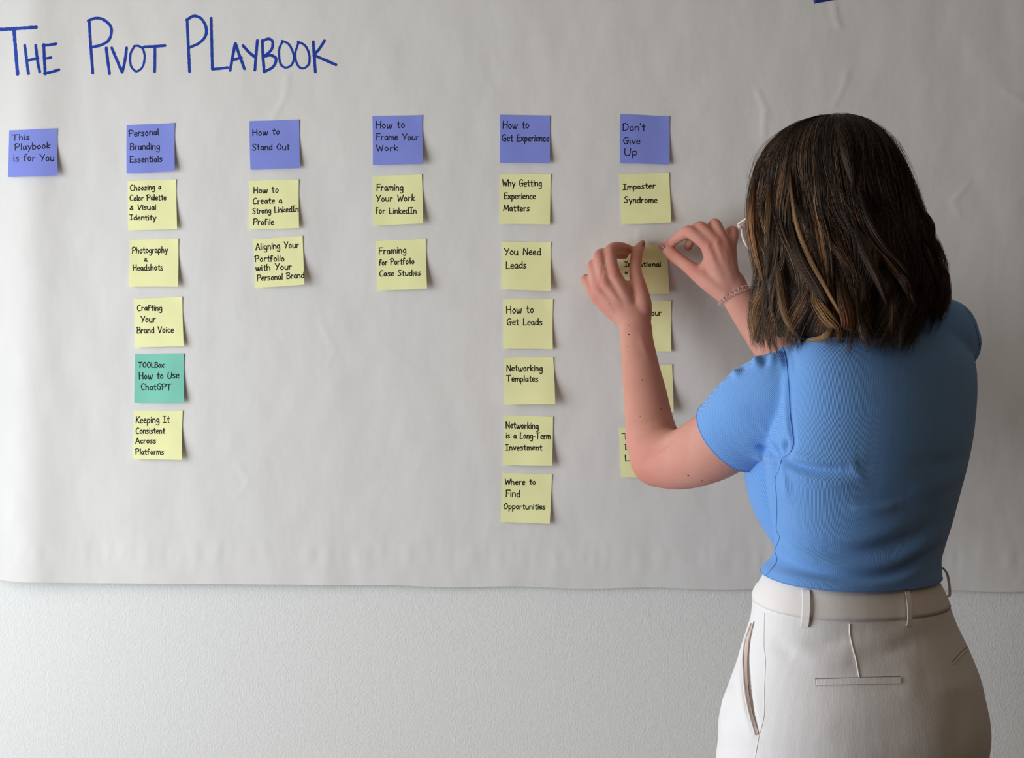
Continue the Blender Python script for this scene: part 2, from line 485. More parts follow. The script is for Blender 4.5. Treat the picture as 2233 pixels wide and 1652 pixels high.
# colour, corners TL TR BR BL (px), label, lines: (text, x0, x1, baseline, cap height, slope), lift (m)
NOTES = [
('blue', (20,284,124,280,126,382,17,386), 'blue sticky note reading This Playbook is for You, alone at the far left', [('This',26.6,64,306,12.5,-.04),('Playbook',32,109.5,327.5,14,-.06),('is for You',29.5,118,351.5,15,-.01)], .011),
('blue', (276,273,381,268,381,373,276,378), 'blue sticky note reading Personal Branding Essentials', [('Personal',281,346,297.6,14,-.06),('Branding',283,348,326.5,14,-.02),('Essentials',283,353.5,354,13,-.02)], .009),
('yellow', (279,394,384,391,386,499,280,502), 'yellow sticky note reading Choosing a Color Palette & Visual Identity', [('Choosing a',284,351,416,12,-.05),('Color Palette',283,362,437.5,12,-.02),('& Visual',283,340,457,11,0),('Identity',283,340,479.5,11,0)], .007),
('yellow', (284,522,389,520.5,388,625,281,625), 'yellow sticky note reading Photography & Headshots', [('Photography',288,365.6,552,13,-.02),('&',314,322,570,9,0),('Headshots',290,355,590,13,-.02)], .010),
('yellow', (292.7,651,397.5,646.6,400.5,754.5,294.6,757.5), 'yellow sticky note reading Crafting Your Brand Voice', [('Crafting',299,353,677,12,0),('Your',306.5,338.7,702.5,13,-.02),('Brand Voice',298,378,726,13,-.02)], .009),
('green', (294.4,771,401,770.6,401,877,292.7,877.5), 'mint green sticky note reading TOOLBox, the only green one', [('TOOLBox:',301.6,359.8,800.5,11,0),('How to Use',303,390,826.5,14,-.03),('ChatGPT',307.7,373,849.5,13,0)], .008),
('yellow', (292.7,895,398.5,895,396,1002.6,289.8,1001), 'yellow sticky note reading Keeping It Consistent Across Platforms', [('Keeping It',296,369,922,14,-.02),('Consistent',296,359,944.5,12,0),('Across',295.6,340,966.7,12,-.02),('Platforms',295.6,357,990.5,12,0)], .011),
('blue', (544,264,652,261,654,366,546,370), 'blue sticky note reading How to Stand Out', [('How to',550.5,609.5,296,14,-.06),('Stand Out',550,631,327,13,0)], .008),
('yellow', (544,393.8,651.4,391,652,496.7,543.4,499.3), 'yellow sticky note reading How to Create a Strong profile, second in its column', [('How to',553,607,421,13,-.03),('Create a',551,615,444,12,-.02),('Strong LinkedIn',550.5,650.4,466,12,-.05),('Profile',552,597,490,13,0)], .009),
('yellow', (552.3,521.4,659.8,513.8,663.6,620,556,627), 'tilted yellow sticky note reading Aligning Your Portfolio with Your Personal Brand', [('Aligning Your',557.6,651.4,545,14,-.06),('Portfolio',556,619.6,570.5,13,-.02),('with Your',558,635.7,589.8,13,-.04),('Personal Brand',560,663,612.5,13,-.07)], .012),
('blue', (812,253,921,251,923,357,813,360), 'blue sticky note reading How to Frame Your Work', [('How to',819.4,882.7,280,15,-.03),('Frame Your',820.5,912.7,305.6,14,0),('Work',820.7,867.5,328.5,13,0)], .009),
('yellow', (813.6,384,919.8,379.6,922.6,487,814,491.6), 'yellow sticky note reading Framing Your Work, second in its column', [('Framing',821,879,415,14,0),('Your Work',820,904.6,439.5,14,-.02),('for LinkedIn',819.4,908,465.5,13,0)], .009),
('yellow', (820,525,928.5,520.4,931,629,822.5,633), 'yellow sticky note reading Framing for Portfolio Case Studies', [('Framing',825.8,885.5,554.4,14,-.05),('for Portfolio',826.8,903,578.5,13,-.05),('Case Studies',827,917,602,12,-.02)], .010),
('blue', (1090,250,1199,252,1199,356,1090,355), 'blue sticky note reading How to Get Experience', [('How to',1096,1153.4,279.6,16,0),('Get Experience',1094.7,1197,307.5,14,0)], .008),
('yellow', (1090.8,379,1201,379.8,1199,489.6,1090,488.6), 'yellow sticky note reading Why Getting Experience Matters', [('Why Getting',1095.4,1181,406,14,0),('Experience',1099,1167.4,433.5,13,0),('Matters',1097.5,1154.7,460,13,0)], .006),
('yellow', (1093.4,526,1201,528,1201,634,1093,630.5), 'yellow sticky note reading You Need Leads', [('You Need',1099.7,1179.3,556,15,0),('Leads',1103,1147.5,585,15,0)], .012),
('yellow', (1097.7,652,1206,652,1205.4,761,1097,760), 'yellow sticky note reading How to Get Leads', [('How to',1104,1163.8,682.5,16,-.02),('Get Leads',1105,1182.4,708.6,14,0)], .005),
('yellow', (1099,780,1206.3,778.5,1210.7,881,1100,882.4), 'yellow sticky note reading Networking Templates', [('Networking',1104.6,1182.7,808.5,13,0),('Templates',1104.6,1173,831.5,13,0)], .015),
('yellow', (1099,905,1206,908,1204,1015,1096.8,1013), 'yellow sticky note reading Networking is a Long-Term Investment', [('Networking',1103,1174,933,14,.03),('is a Long-Term',1103.7,1200,955,13,.02),('Investment',1102.4,1181.8,981,12,0)], .014),
('yellow', (1096.8,1030.4,1203.8,1034,1198.5,1142,1092,1138), 'yellow sticky note reading Where to Find Opportunities, lowest of its column', [('Where to',1101,1168,1056,12,0),('Find',1102.4,1134,1083,15,0),('Opportunities',1097.7,1189,1109.5,12,0)], .007),
('blue', (1352,249,1460,253,1460,359,1352,356), "blue sticky note reading Don't Give Up, nearest the person's head", [("Don't",1357,1407,284.7,16,0),('Give',1358.6,1395,314,14,0),('Up',1361,1389,338.6,15,0)], .007),
('yellow', (1351,380,1459,375.7,1463.6,485,1355.3,488.6), 'yellow sticky note reading Imposter Syndrome, just above the hands', [('Imposter',1358.6,1428.5,413.6,12,-.05),('Syndrome',1361,1433,442,13,0)], .006),
('yellow', (1352,534,1455,533,1460,640,1352,642), 'yellow sticky note being pressed on by both hands, ending in -ntional', [('Intentional',1362,1441,580.8,10,0),('u',1363,1368,596,5,0)], .005),
('yellow', (1357,656,1463.5,655,1464,766,1358,767), 'yellow sticky note partly behind the left wrist, ending in our', [('Your',1410,1442.6,688,13,0)], .005),
('yellow', (1358,795,1465.5,793.7,1469,898,1361,901), 'yellow sticky note mostly hidden behind the left forearm', [('E',1434,1440,821,10,0),('t',1439,1445,846,10,0)], .012),
('yellow', (1350,931.7,1457,933,1461,1042,1354.5,1039.8), 'yellow sticky note showing only its left edge beside the elbow', [('T',1357,1371,957,13,0),('B',1363,1372,979.5,12,0),('L',1363,1372,1005,13,0),('i',1376,1378,1005,12,0)], .006),
]
rn = random.Random(7)
for colr, cc, label, lines, lift in NOTES:
    TL, TR, BR, BL = [np.array(cc[i:i + 2], dtype=float) for i in (0, 2, 4, 6)]
    ex, ey = (TR - TL + BR - BL) / 2, (BL - TL + BR - TR) / 2
    Mi = np.linalg.inv(np.stack([ex, ey], 1))
    ctr = (TL + TR + BR + BL) / 4
    side = rn.uniform(.55, 1.0); wav = rn.uniform(-.0006, .0006)
    def note_off(u, v, lift=lift, side=side, wav=wav):
        v = max(v, 0.0); u_ = min(max(u, 0), 1)
        f = max(0, v - .18) / .82
        return 0.0009 + lift * (f ** 1.7) * (side * .55 + .45 * u_ * side + .12) + wav * math.sin(u_ * 6) + 0.0025 * max(0, u_ - .8) ** 2 * 25 * max(0, .35 - v)
    def place_note(px, py, off):
        q = Mi @ (np.array((px, py)) - ctr) + .5
        d0 = 0.006
        o = note_off(q[0], q[1]) + off
        d = d0
        for _ in range(2):
            p = W(px, py, d)
            d = paper_d(p[0], p[2]) + o
        return W(px, py, d)
    V, Fc, n = [], [], 12
    bow = [rn.uniform(-1.2, 1.2) for _ in range(4)]
    for j in range(n + 1):
        for i in range(n + 1):
            u, v = i / n, j / n
            p = TL * (1 - u) * (1 - v) + TR * u * (1 - v) + BR * u * v + BL * (1 - u) * v
            p = p + np.array((bow[0] * (1 - u) * math.sin(math.pi * v) * .6 + bow[1] * u * math.sin(math.pi * v) * .6, bow[2] * v * math.sin(math.pi * u) * .8))
            V.append(place_note(p[0], p[1], 0))
    Fc = [(j * (n + 1) + i, (j + 1) * (n + 1) + i, (j + 1) * (n + 1) + i + 1, j * (n + 1) + i + 1) for j in range(n) for i in range(n)]
    org = place_note(ctr[0], TL[1] + 3, 0)
    o = build('sticky_note', V, Fc, NOTEM[colr], None, org)
    so = o.modifiers.new('thickness', 'SOLIDIFY'); so.thickness = 0.00025; so.offset = -1
    es = o.modifiers.new('edges', 'EDGE_SPLIT'); es.split_angle = R(35)
    tag(o, label, 'sticky note', 'sticky notes in columns on the paper sheet')
    parts = []
    hwp = 0.92 if colr == 'blue' else 1.0
    k = 0
    for (s, x0, x1, base, h, sl) in lines:
        for st in text_strokes(s, x0, x1, base, h, sl, rn):
            k += 1
            parts.append(ribbon(st, hwp, lambda a, b, k=k: place_note(a, b, 0.00018 + 0.000004 * (k % 9)), 0.12, rn))
    V, Fc = join(parts)
    build('handwriting', V, Fc, M_ink, o, org, smooth=False)

# title, stroke by stroke: coordinates of an enlarged view (2.938 x) of the top-left corner
TITLE = [
 (11, ["-6 131|110 124 231 116", "88 124|100 270 112 416"]),
 (9, ["158 232|170 330 182 414", "228 232|240 330 254 402", "170 330|205 322 242 314"]),
 (9, ["280 226|284 330 290 416", "276 233|320 228 358 222", "284 318|325 310", "284 412|330 402 376 388"]),
 (9, ["570 74|582 250 594 410", "565 74 610 58 660 66 708 110 712 160 690 205 640 232 585 244"]),
 (9, ["680 248|690 330 700 414"]),
 (9, ["715 248|750 330 782 404", "782 404|800 330 810 248"]),
 (7, ["860 236 835 290 838 360 872 398 912 370 926 310 915 255 885 236 858 238"]),
 (9, ["922 242|990 238 1056 234", "992 240|992 320 990 400"]),
 (9, ["1198 66|1206 230 1214 400", "1195 70 1240 44 1290 62 1320 120 1314 175 1270 220 1212 246"]),
 (9, ["1352 58|1356 220 1360 384", "1360 384|1410 380 1458 374"]),
 (9, ["1506 220|1490 300 1474 392", "1508 220|1535 300 1566 382", "1484 326|1546 312"]),
 (9, ["1556 234|1594 275 1630 306", "1648 200|1640 290 1632 390"]),
 (9, ["1680 200|1684 300 1692 402", "1678 206 1715 190 1745 205 1738 260 1690 302", "1690 302 1740 296 1768 320 1750 368 1692 402"]),
 (7, ["1810 205 1788 260 1795 345 1830 374 1872 350 1880 290 1850 225 1806 203"]),
 (7, ["1912 212 1890 290 1905 355 1940 380 1978 350 1980 290 1955 235 1908 208"]),
 (9, ["2006 208|2012 300 2020 402", "2078 202|2048 250 2010 294", "2010 294|2080 325 2152 356"]),
]
names = 'THEPIVOTPLAYBOOK'
kk = 0
for (wd, sts) in TITLE:
    parts = []
    for st in sts:
        kk += 1
        v = [float(t) for t in st.replace('|', ' ').split()]
        P = np.array(v).reshape(-1, 2) / 2.938
        P[:, 1] += 20
        P = resample(cr(P, 8) if len(P) > 2 else P, 2.2)
        parts.append(ribbon(P, wd / 2.938 * .98, lambda a, b, k=kk: on_paper(a, b, 0.0006 + 0.000006 * (k % 7)), 0.13, rn, 6))
    V, Fc = join(parts)
    build('marker_letter', V, Fc, M_blueink, paper_root, PO, smooth=False)

# strip of blue tape that holds the top edge of the sheet
M_tape = mat('blue_tape', lin(38, 58, 140), 0.45, 0.4, bump=[((500, 60, 60), 0.0002)])
V = []
for j in range(7):
    for i in range(9):
        u, v = i / 8, j / 6
        px = 1775 + 53 * u - 9 * (1 - v) + rn.uniform(-.8, .8) * (v in (0, 1))
        py = 8 - 9.5 * u - 46 * (1 - v)
        p = on_paper(px, max(py, -12), .0008)
        d = -p[1] if py > -12 else max(0.0012, 0.0075 * (1 - (-12 - py) / 12))
        V.append(W(px, py, d))
Fc = [(j * 9 + i, (j + 1) * 9 + i, (j + 1) * 9 + i + 1, j * 9 + i + 1) for j in range(6) for i in range(8)]
o = build('masking_tape', V, Fc, M_tape, None, W(1800, -15, .003))
so = o.modifiers.new('thickness', 'SOLIDIFY'); so.thickness = 0.0002; so.offset = 1
tag(o, 'small strip of dark blue tape holding the top edge of the paper', 'tape')

# ================================================================== the person
PB = np.array((0.42, -0.40, 0.0))
person = bpy.data.objects.new('person', None)
person.location = PB
COL.objects.link(person)
tag(person, 'person seen from behind in blue top and cream trousers, both hands pressing a note', 'person')
M_skin = mat('skin', lin(208, 150, 134), 0.62, 0.28, sss=0.12, var=(26, 0.5, lin(200, 134, 118)), bump=[((420, 420, 420), 0.00012)])
HG = 1.085
def hand(z):   # enlarged view (4.466 x) to frame pixels
    return [(1240 + q[0] / 4.466, 440 + q[1] / 4.466, q[2], q[3] * HG) + tuple(q[4:]) for q in z]
# --- body sections: frame y, left px, right px, depth ratio, centre d, yaw
def section(y, L, Rr, k, d, yaw, shrink=0.0, n=56, tilt=0.0, expo=2.25):
    h = (Rr - L) / 2 * sc(d) - shrink
    th = R(yaw)
    a = h / math.sqrt(math.cos(th) ** 2 + (k * math.sin(th)) ** 2)
    b = a * k
    c = W((L + Rr) / 2, y, d)
    right = np.array((math.cos(th), math.sin(th), 0)); back = np.array((math.sin(th), -math.cos(th), 0))
    ang = np.linspace(0, 2 * math.pi, n, endpoint=False)
    ca, sa = np.cos(ang), np.sin(ang)
    rr = (np.abs(ca) ** expo + np.abs(sa) ** expo) ** (-1 / expo)
    P = c + np.outer(ca * rr * a, right) + np.outer(sa * rr * b, back)
    P[:, 2] -= tilt * (sa * rr * b)
    return P
def loft(secs, shrink=0.0, dz=0.0, sub=4):
    S = cr(secs, sub)
    rings = [section(*s[:6], shrink=shrink, tilt=s[6]) for s in S]
    n = len(rings[0]); V = np.vstack(rings); V[:, 2] += dz
    Fc = [(i * n + j, i * n + (j + 1) % n, (i + 1) * n + (j + 1) % n, (i + 1) * n + j) for i in range(len(rings) - 1) for j in range(n)]
    Fc.append(tuple(range(n))[::-1]); Fc.append(tuple((len(rings) - 1) * n + j for j in range(n)))
    return V, Fc
TRUNK = [(1285, 1668, 2050, .66, .42, 24, .14), (1250, 1658, 2056, .66, .42, 24, .14), (1215, 1684, 2056, .66, .42, 24, .12), (1180, 1686, 2066, .66, .42, 25, .08),
         (1140, 1682, 2080, .66, .42, 26, .04), (1100, 1676, 2092, .66, .42, 27, 0), (1060, 1670, 2103, .66, .42, 28, 0),
         (1020, 1668, 2114, .66, .42, 28, 0), (960, 1672, 2128, .64, .42, 29, 0), (900, 1690, 2138, .60, .42, 30, 0),
         (840, 1700, 2143, .56, .42, 30, 0), (780, 1712, 2138, .52, .42, 30, 0), (730, 1745, 2100, .50, .42, 30, 0), (690, 1810, 2040, .52, .41, 30, 0)]
HIPS = [(1225, 1684, 2038, .68, .42, 24, .14), (1250, 1671, 2045, .68, .42, 24, .14), (1300, 1644, 2069, .68, .42, 22, .14), (1350, 1636, 2086, .68, .42, 19, .11),
        (1400, 1620, 2108, .69, .42, 16, .07), (1440, 1608, 2124, .70, .42, 14, .04), (1480, 1594, 2137, .71, .42, 12, 0), (1530, 1577, 2148, .72, .42, 12, 0),
        (1570, 1568, 2156, .72, .42, 12, 0), (1610, 1567, 2158, .72, .42, 12, 0), (1660, 1562, 2152, .71, .42, 12, 0), (1740, 1570, 2145, .68, .42, 12, 0)]
# arms: (px, py, d, r px, depth ratio)
ARM_L = [(1760, 850, .43, 56, 1), (1690, 885, .405, 70, .9), (1610, 937, .365, 78, .92), (1550, 975, .325, 76, .95), (1487, 1001, .28, 66, .95), (1435, 996, .245, 66, .95)]
FORE_L = [(1443, 1003, .24, 58, .95), (1425, 965, .225, 60, .95), (1416, 920, .195, 53, .92), (1407, 860, .16, 47.5, .88), (1397, 800, .13, 41, .82), (1389, 745, .105, 36.5, .76), (1385, 708, .09, 35.5, .72), (1372, 680, .085, 38, .62)]
ARM_R = [(2040, 745, .36, 74, 1), (1960, 800, .30, 66, .95), (1870, 850, .25, 60, .95), (1780, 880, .21, 55, .95)]
FORE_R = [(1785, 885, .205, 52, .95), (1740, 830, .18, 49, .9), (1690, 765, .145, 43, .85), (1645, 705, .118, 37, .78), (1608, 648, .10, 34, .74), (1590, 620, .095, 37, .64)]
LH = {
 'meta': [[(650, 1190, .085, 24, .8), (540, 930, .084, 20), (442, 712, .078, 15)], [(610, 1180, .085, 22, .8), (470, 960, .084, 19), (352, 795, .08, 14.5)],
          [(570, 1160, .084, 20, .8), (420, 1000, .082, 17), (292, 862, .078, 13.5)], [(540, 1150, .082, 18, .8), (390, 1040, .078, 15), (268, 925, .074, 12.5)],
          [(700, 1150, .085, 22, .9), (715, 1000, .085, 20), (682, 830, .075, 17)], [(560, 830, .078, 13), (660, 830, .072, 14)]],
 'index': [(442, 712, .078, 14.5), (415, 600, .072, 13.2), (408, 490, .062, 13.6), (450, 450, .05, 12.8), (520, 448, .036, 11.6), (598, 462, .021, 8.5)],
 'middle': [(352, 795, .08, 14), (318, 650, .073, 12.4), (300, 532, .064, 12.6), (350, 500, .045, 11), (430, 505, .032, 10.5), (545, 520, .021, 8.5)],
 'ring': [(292, 862, .078, 13), (256, 740, .07, 11.3), (234, 628, .06, 11.6), (262, 610, .04, 10), (305, 640, .026, 9.5), (350, 690, .019, 8)],
 'pinky': [(268, 925, .074, 12), (208, 840, .064, 10), (166, 752, .054, 10.2), (180, 765, .036, 9), (215, 800, .024, 8.5), (250, 850, .019, 7)],
 'thumb': [(682, 830, .075, 17), (652, 690, .062, 13.4), (655, 575, .045, 12.4), (668, 500, .034, 12), (705, 425, .021, 8.8), (722, 398, .017, 6.5)],
}
RH = {
 'meta': [[(1560, 860, .10, 22, .8), (1450, 640, .094, 20), (1355, 425, .086, 15.5)], [(1590, 850, .10, 22, .8), (1515, 620, .095, 19), (1440, 395, .088, 15)],
          [(1610, 840, .10, 20, .8), (1560, 620, .094, 17.5), (1515, 400, .087, 14.5)], [(1600, 830, .098, 18, .8), (1580, 640, .09, 15), (1572, 445, .084, 13.5)],
          [(1540, 900, .10, 22, .9), (1400, 800, .09, 21), (1245, 690, .075, 17)], [(1310, 690, .08, 15), (1385, 560, .086, 14)]],
 'index': [(1355, 425, .086, 15), (1260, 345, .082, 13.6), (1172, 292, .074, 13.4), (1110, 320, .055, 11.8), (1050, 360, .04, 10.8), (985, 402, .024, 8.4)],
 'middle': [(1440, 395, .088, 14.5), (1350, 305, .083, 12.8), (1276, 242, .074, 12.4), (1225, 290, .052, 11), (1190, 360, .036, 10.2), (1165, 440, .022, 8.4)],
 'ring': [(1515, 400, .087, 14), (1470, 300, .083, 12.2), (1425, 212, .073, 11.6), (1380, 270, .05, 10.4), (1350, 340, .034, 9.6), (1335, 410, .022, 8)],
 'pinky': [(1572, 445, .084, 12.8), (1600, 360, .08, 10.8), (1606, 284, .07, 10.6), (1570, 285, .05, 9.5), (1530, 330, .034, 8.8), (1500, 385, .022, 7.2)],
 'thumb': [(1245, 690, .075, 16.5), (1140, 610, .06, 13.6), (1040, 535, .045, 13.2), (985, 485, .034, 12.4), (930, 440, .022, 9.5), (905, 425, .018, 6.8)],
}
parts = [loft(TRUNK, 0.010), loft(HIPS, 0.014)]
for A, FA in ((ARM_L, FORE_L), (ARM_R, FORE_R)):
    parts += [ptube(A, 28), ptube(FA, 28)]
for H in (LH, RH):
    for m_ in H['meta']: parts.append(ptube(hand(m_), 18))
    for f_ in ('index', 'middle', 'ring', 'pinky', 'thumb'): parts.append(ptube(hand(H[f_]), 18))
# --- head: local frame (lateral left, forward, up), turned to the left and bent forward
HY, HP = R(42), R(18)
hf = np.array((-math.sin(HY) * math.cos(HP), math.cos(HY) * math.cos(HP), -math.sin(HP)))
hl = np.array((-math.cos(HY), -math.sin(HY), 0.0))
hu = np.cross(hl, hf); hu = hu / np.linalg.norm(hu)
if hu[2] < 0: hu = -hu
HC = W(1803, 432, .375)
def hp(l, f, u): return HC + hl * l + hf * f + hu * u
def hell(l, f, u, a, b, c, n=24, m=16): return ellipsoid(hp(l, f, u), (hl * a, hf * b, hu * c), n, m)
parts += [hell(0, -.008, .005, .073, .094, .088), hell(0, .03, -.025, .064, .062, .075), hell(0, .035, -.075, .05, .052, .048), hell(0, .066, -.102, .021, .019, .017),
          hell(.036, .064, -.045, .025, .025, .024), hell(-.036, .064, -.045, .025, .025, .024), hell(0, .072, .02, .05, .018, .02)]
def htube(rows, n=14):
    return tube([tuple(hp(*q[:3])) + (q[3], q[4] if len(q) > 4 else q[3]) for q in rows], n, 4, True, hf)
parts += [htube([(0, .088, .006, .008), (0, .097, -.014, .008), (0, .107, -.034, .009), (0, .104, -.042, .010)]),
          htube([(.010, .096, -.043, .007), (-.010, .096, -.043, .007)]),
          htube([(.022, .082, -.064, .004), (.010, .090, -.061, .005), (0, .0915, -.063, .005), (-.010, .090, -.061, .005), (-.022, .082, -.064, .004)]),
          htube([(.019, .082, -.071, .004), (0, .090, -.073, .006), (-.019, .082, -.071, .004)])]
for s in (1, -1):
    parts.append(htube([(s * .073, -.004, .012, .006, .004), (s * .079, -.016, .014, .006), (s * .080, -.020, -.004, .005), (s * .075, -.006, -.028, .005)]))
    parts.append(hell(s * .073, -.008, -.006, .006, .012, .020, 12, 8))
nb = W(1890, 720, .41)
parts.append(tube([tuple(nb) + (.062, .058), tuple(W(1860, 650, .40)) + (.053, .053), tuple(hp(0, -.02, -.075)) + (.052, .055), tuple(hp(0, -.01, -.03)) + (.05, .055)], 24, 6))
# --- legs and feet
th = R(24)
rt = np.array((math.cos(th), math.sin(th), 0)); fw = np.array((-math.sin(th), math.cos(th), 0))
hipc = W(1860, 1640, .42)
def foot_at(s): return np.array((hipc[0], hipc[1], 0)) + rt * s * .095 + fw * -.01
for s in (1, -1):
    f0 = foot_at(s)
    top = hipc + rt * s * .085
    parts.append(tube([(top[0], top[1], .86, .07, .075), (top[0], top[1], .70, .072, .075), (f0[0], f0[1], .45, .048, .05), (f0[0], f0[1], .30, .046, .05), (f0[0], f0[1], .09, .033, .035), (f0[0], f0[1], .05, .032, .034)], 20))
    a, b = f0 + fw * -.03, f0 + fw * .15
    parts.append(tube([(a[0], a[1], .036, .028, .028), (f0[0] + fw[0] * .05, f0[1] + fw[1] * .05, .040, .036, .026), (b[0], b[1], .028, .034, .017)], 16, 5, True, (0, 0, 1)))
BV, BN, BF = remesh(parts, 0.0022, 6)
# knuckles, tendons and creases
bvh = BVHTree.FromPolygons([Vector(v) for v in BV], BF)
def hpts(z): return [(1240 + a / 4.466, 440 + b / 4.466) for a, b in z]
for poly, amp, sg in (([(430, 715), (560, 930)], .0012, .0035), ([(350, 800), (520, 1000)], .0012, .0032), ([(300, 870), (460, 1030)], .0009, .003),
                      ([(420, 690), (450, 740)], .0016, .006), ([(340, 775), (365, 820)], .0014, .005), ([(285, 850), (305, 890)], .0011, .005),
                      ([(620, 545), (690, 570)], -.0007, .0016), ([(385, 470), (430, 470)], .0008, .004), ([(1350, 430), (1440, 640)], .0012, .0035),
                      ([(1440, 400), (1510, 620)], .0011, .003), ([(1515, 405), (1560, 600)], .001, .003), ([(1340, 420), (1380, 440)], .0014, .005), ([(1430, 400), (1460, 410)], .0014, .005),
                      ([(1000, 560), (1035, 500)], -.0008, .0014), ([(1030, 575), (1062, 520)], -.0006, .0013), ([(320, 660), (350, 690)], -.0006, .002), ([(300, 800), (325, 700), (335, 640)], -.0012, .0022),
                      ([(250, 860), (245, 740)], -.0012, .0022), ([(215, 860), (195, 790)], -.0012, .0022)):
    q = project(bvh, hpts(poly), 0, 3)
    BV = fold(BV, BN, q, amp * .65, sg)
for poly, amp, sg in (([(1400, 1012), (1425, 985), (1455, 965), (1475, 945)], -.003, .007), ([(1395, 725), (1412, 780)], .001, .005)):
    BV = fold(BV, BN, project(bvh, poly, 0, 3), amp, sg)
body = build('body', BV, BF, M_skin, person, PB)
bvh = BVHTree.FromPolygons([Vector(v) for v in BV], BF)
# redder knuckles and fingertips (own skin tone, stored on the surface)
red = np.zeros(len(BV))
for H, f in ((LH, ('index', 'middle', 'ring', 'pinky', 'thumb')), (RH, ('index', 'middle', 'ring', 'pinky', 'thumb'))):
    for nme in f:
        hh = hand(H[nme])
        for k_, wgt, rad in ((0, .7, .014), (2, .8, .011), (5, .9, .010)):
            c = W(*hh[k_][:3])
            red = np.maximum(red, wgt * np.exp(-(np.linalg.norm(BV - c, axis=1) / rad) ** 2))
c = W(1415, 1030, .25); red = np.maximum(red, .6 * np.exp(-(np.linalg.norm(BV - c, axis=1) / .05) ** 2))
at = body.data.attributes.new('red', 'FLOAT', 'POINT'); at.data.foreach_set('value', red)
nt = M_skin.node_tree; bs = nt.nodes['Principled BSDF']
src = bs.inputs['Base Color'].links[0].from_socket
an = nt.nodes.new('ShaderNodeAttribute'); an.attribute_name = 'red'
mx = nt.nodes.new('ShaderNodeMix'); mx.data_type = 'RGBA'
mx.inputs[7].default_value = lin(205, 112, 98)
mm = nt.nodes.new('ShaderNodeMath'); mm.operation = 'MULTIPLY'; mm.inputs[1].default_value = .7
nt.links.new(an.outputs['Fac'], mm.inputs[0]); nt.links.new(mm.outputs[0], mx.inputs[0])
nt.links.new(src, mx.inputs[6]); nt.links.new(mx.outputs[2], bs.inputs['Base Color'])

# moles and freckles
M_mole = mat('mole', lin(96, 52, 44), 0.6, 0.2)
for (a, b, r_) in ((1371.5, 729, 2.2), (1371.5, 709.5, 1.1), (1400.5, 828, 2.0), (1441.5, 892, 1.8), (1396, 908, 1.2), (1422, 913, 1.2), (1451, 980, .9), (1501, 1036.5, 2.6), (1531, 1048, 1.9),
                   (1549, 1047, 1.2), (1447, 1022, 1.3), (1491, 940, 1.0), (1329, 662, 1.0), (1368, 756, .8), (1500, 1024, .8), (1491, 903, .8)):
    p, n = ray(bvh, a, b)
    if p is None: continue
    t1 = np.cross(n, (0, 0, 1)); t1 /= np.linalg.norm(t1); t2 = np.cross(n, t1)
    r_ *= .0006
    V, Fc = ellipsoid(p, (t1 * r_, t2 * r_, n * .00035), 10, 6)
    build('mole', V, Fc, M_mole, person, PB)
# painted nails
M_nail = mat('mauve_nail_polish', lin(150, 100, 108), 0.25, 0.5)
def nail(cx, cy, d, ax, ay, dn, wpx, lpx, name='fingernail'):
    c = W(cx, cy, d)
    t = np.array((ax, dn, -ay), dtype=float); t /= np.linalg.norm(t)
    p, n = ray(bvh, cx, cy)
    if p is None: return
    n = n - t * (n @ t); n /= np.linalg.norm(n)
    s_ = np.cross(n, t)
    V, Fc = ellipsoid(p + n * .0002, (t * lpx * .00068, s_ * wpx * .00068, n * .0016), 16, 8)
    build(name, V, Fc, M_nail, person, PB)
tn = hpts([(722, 418), (915, 452)])
nail(tn[0][0] + .5, tn[0][1], .02, .45, -.9, .3, 4.8, 9)
nail(tn[1][0], tn[1][1], .02, -.75, -.66, .3, 7.5, 12)
# face details
M_eye = mat('eye_white', lin(232, 228, 224), 0.2, 0.5)
M_iris = mat('iris', lin(70, 50, 36), 0.2, 0.5)
M_brow = mat('eyebrow_hair', lin(52, 36, 28), 0.7, 0.2)
M_lip = mat('lip', lin(178, 96, 92), 0.45, 0.4)
for s in (1, -1):
    V, Fc = hell(s * .031, .0745, -.012, .012, .012, .0115, 16, 12); e = build('eye', V, Fc, M_eye, person, PB)
    V, Fc = hell(s * .031, .0835, -.012, .0055, .0035, .0055, 14, 8); build('iris', V, Fc, M_iris, e, PB)
    V, Fc = htube([(s * .014, .090, .008, .002), (s * .03, .088, .013, .0026), (s * .048, .076, .009, .0015)], 8); build('eyebrow', V, Fc, M_brow, person, PB)
V, Fc = join([htube([(.020, .086, -.064, .0022), (.009, .0945, -.0615, .003), (0, .0955, -.063, .0028), (-.009, .0945, -.0615, .003), (-.020, .086, -.064, .0022)], 10),
              htube([(.018, .0855, -.070, .002), (0, .0955, -.072, .0038), (-.018, .0855, -.070, .002)], 10)])
build('lips', V, Fc, M_lip, person, PB)

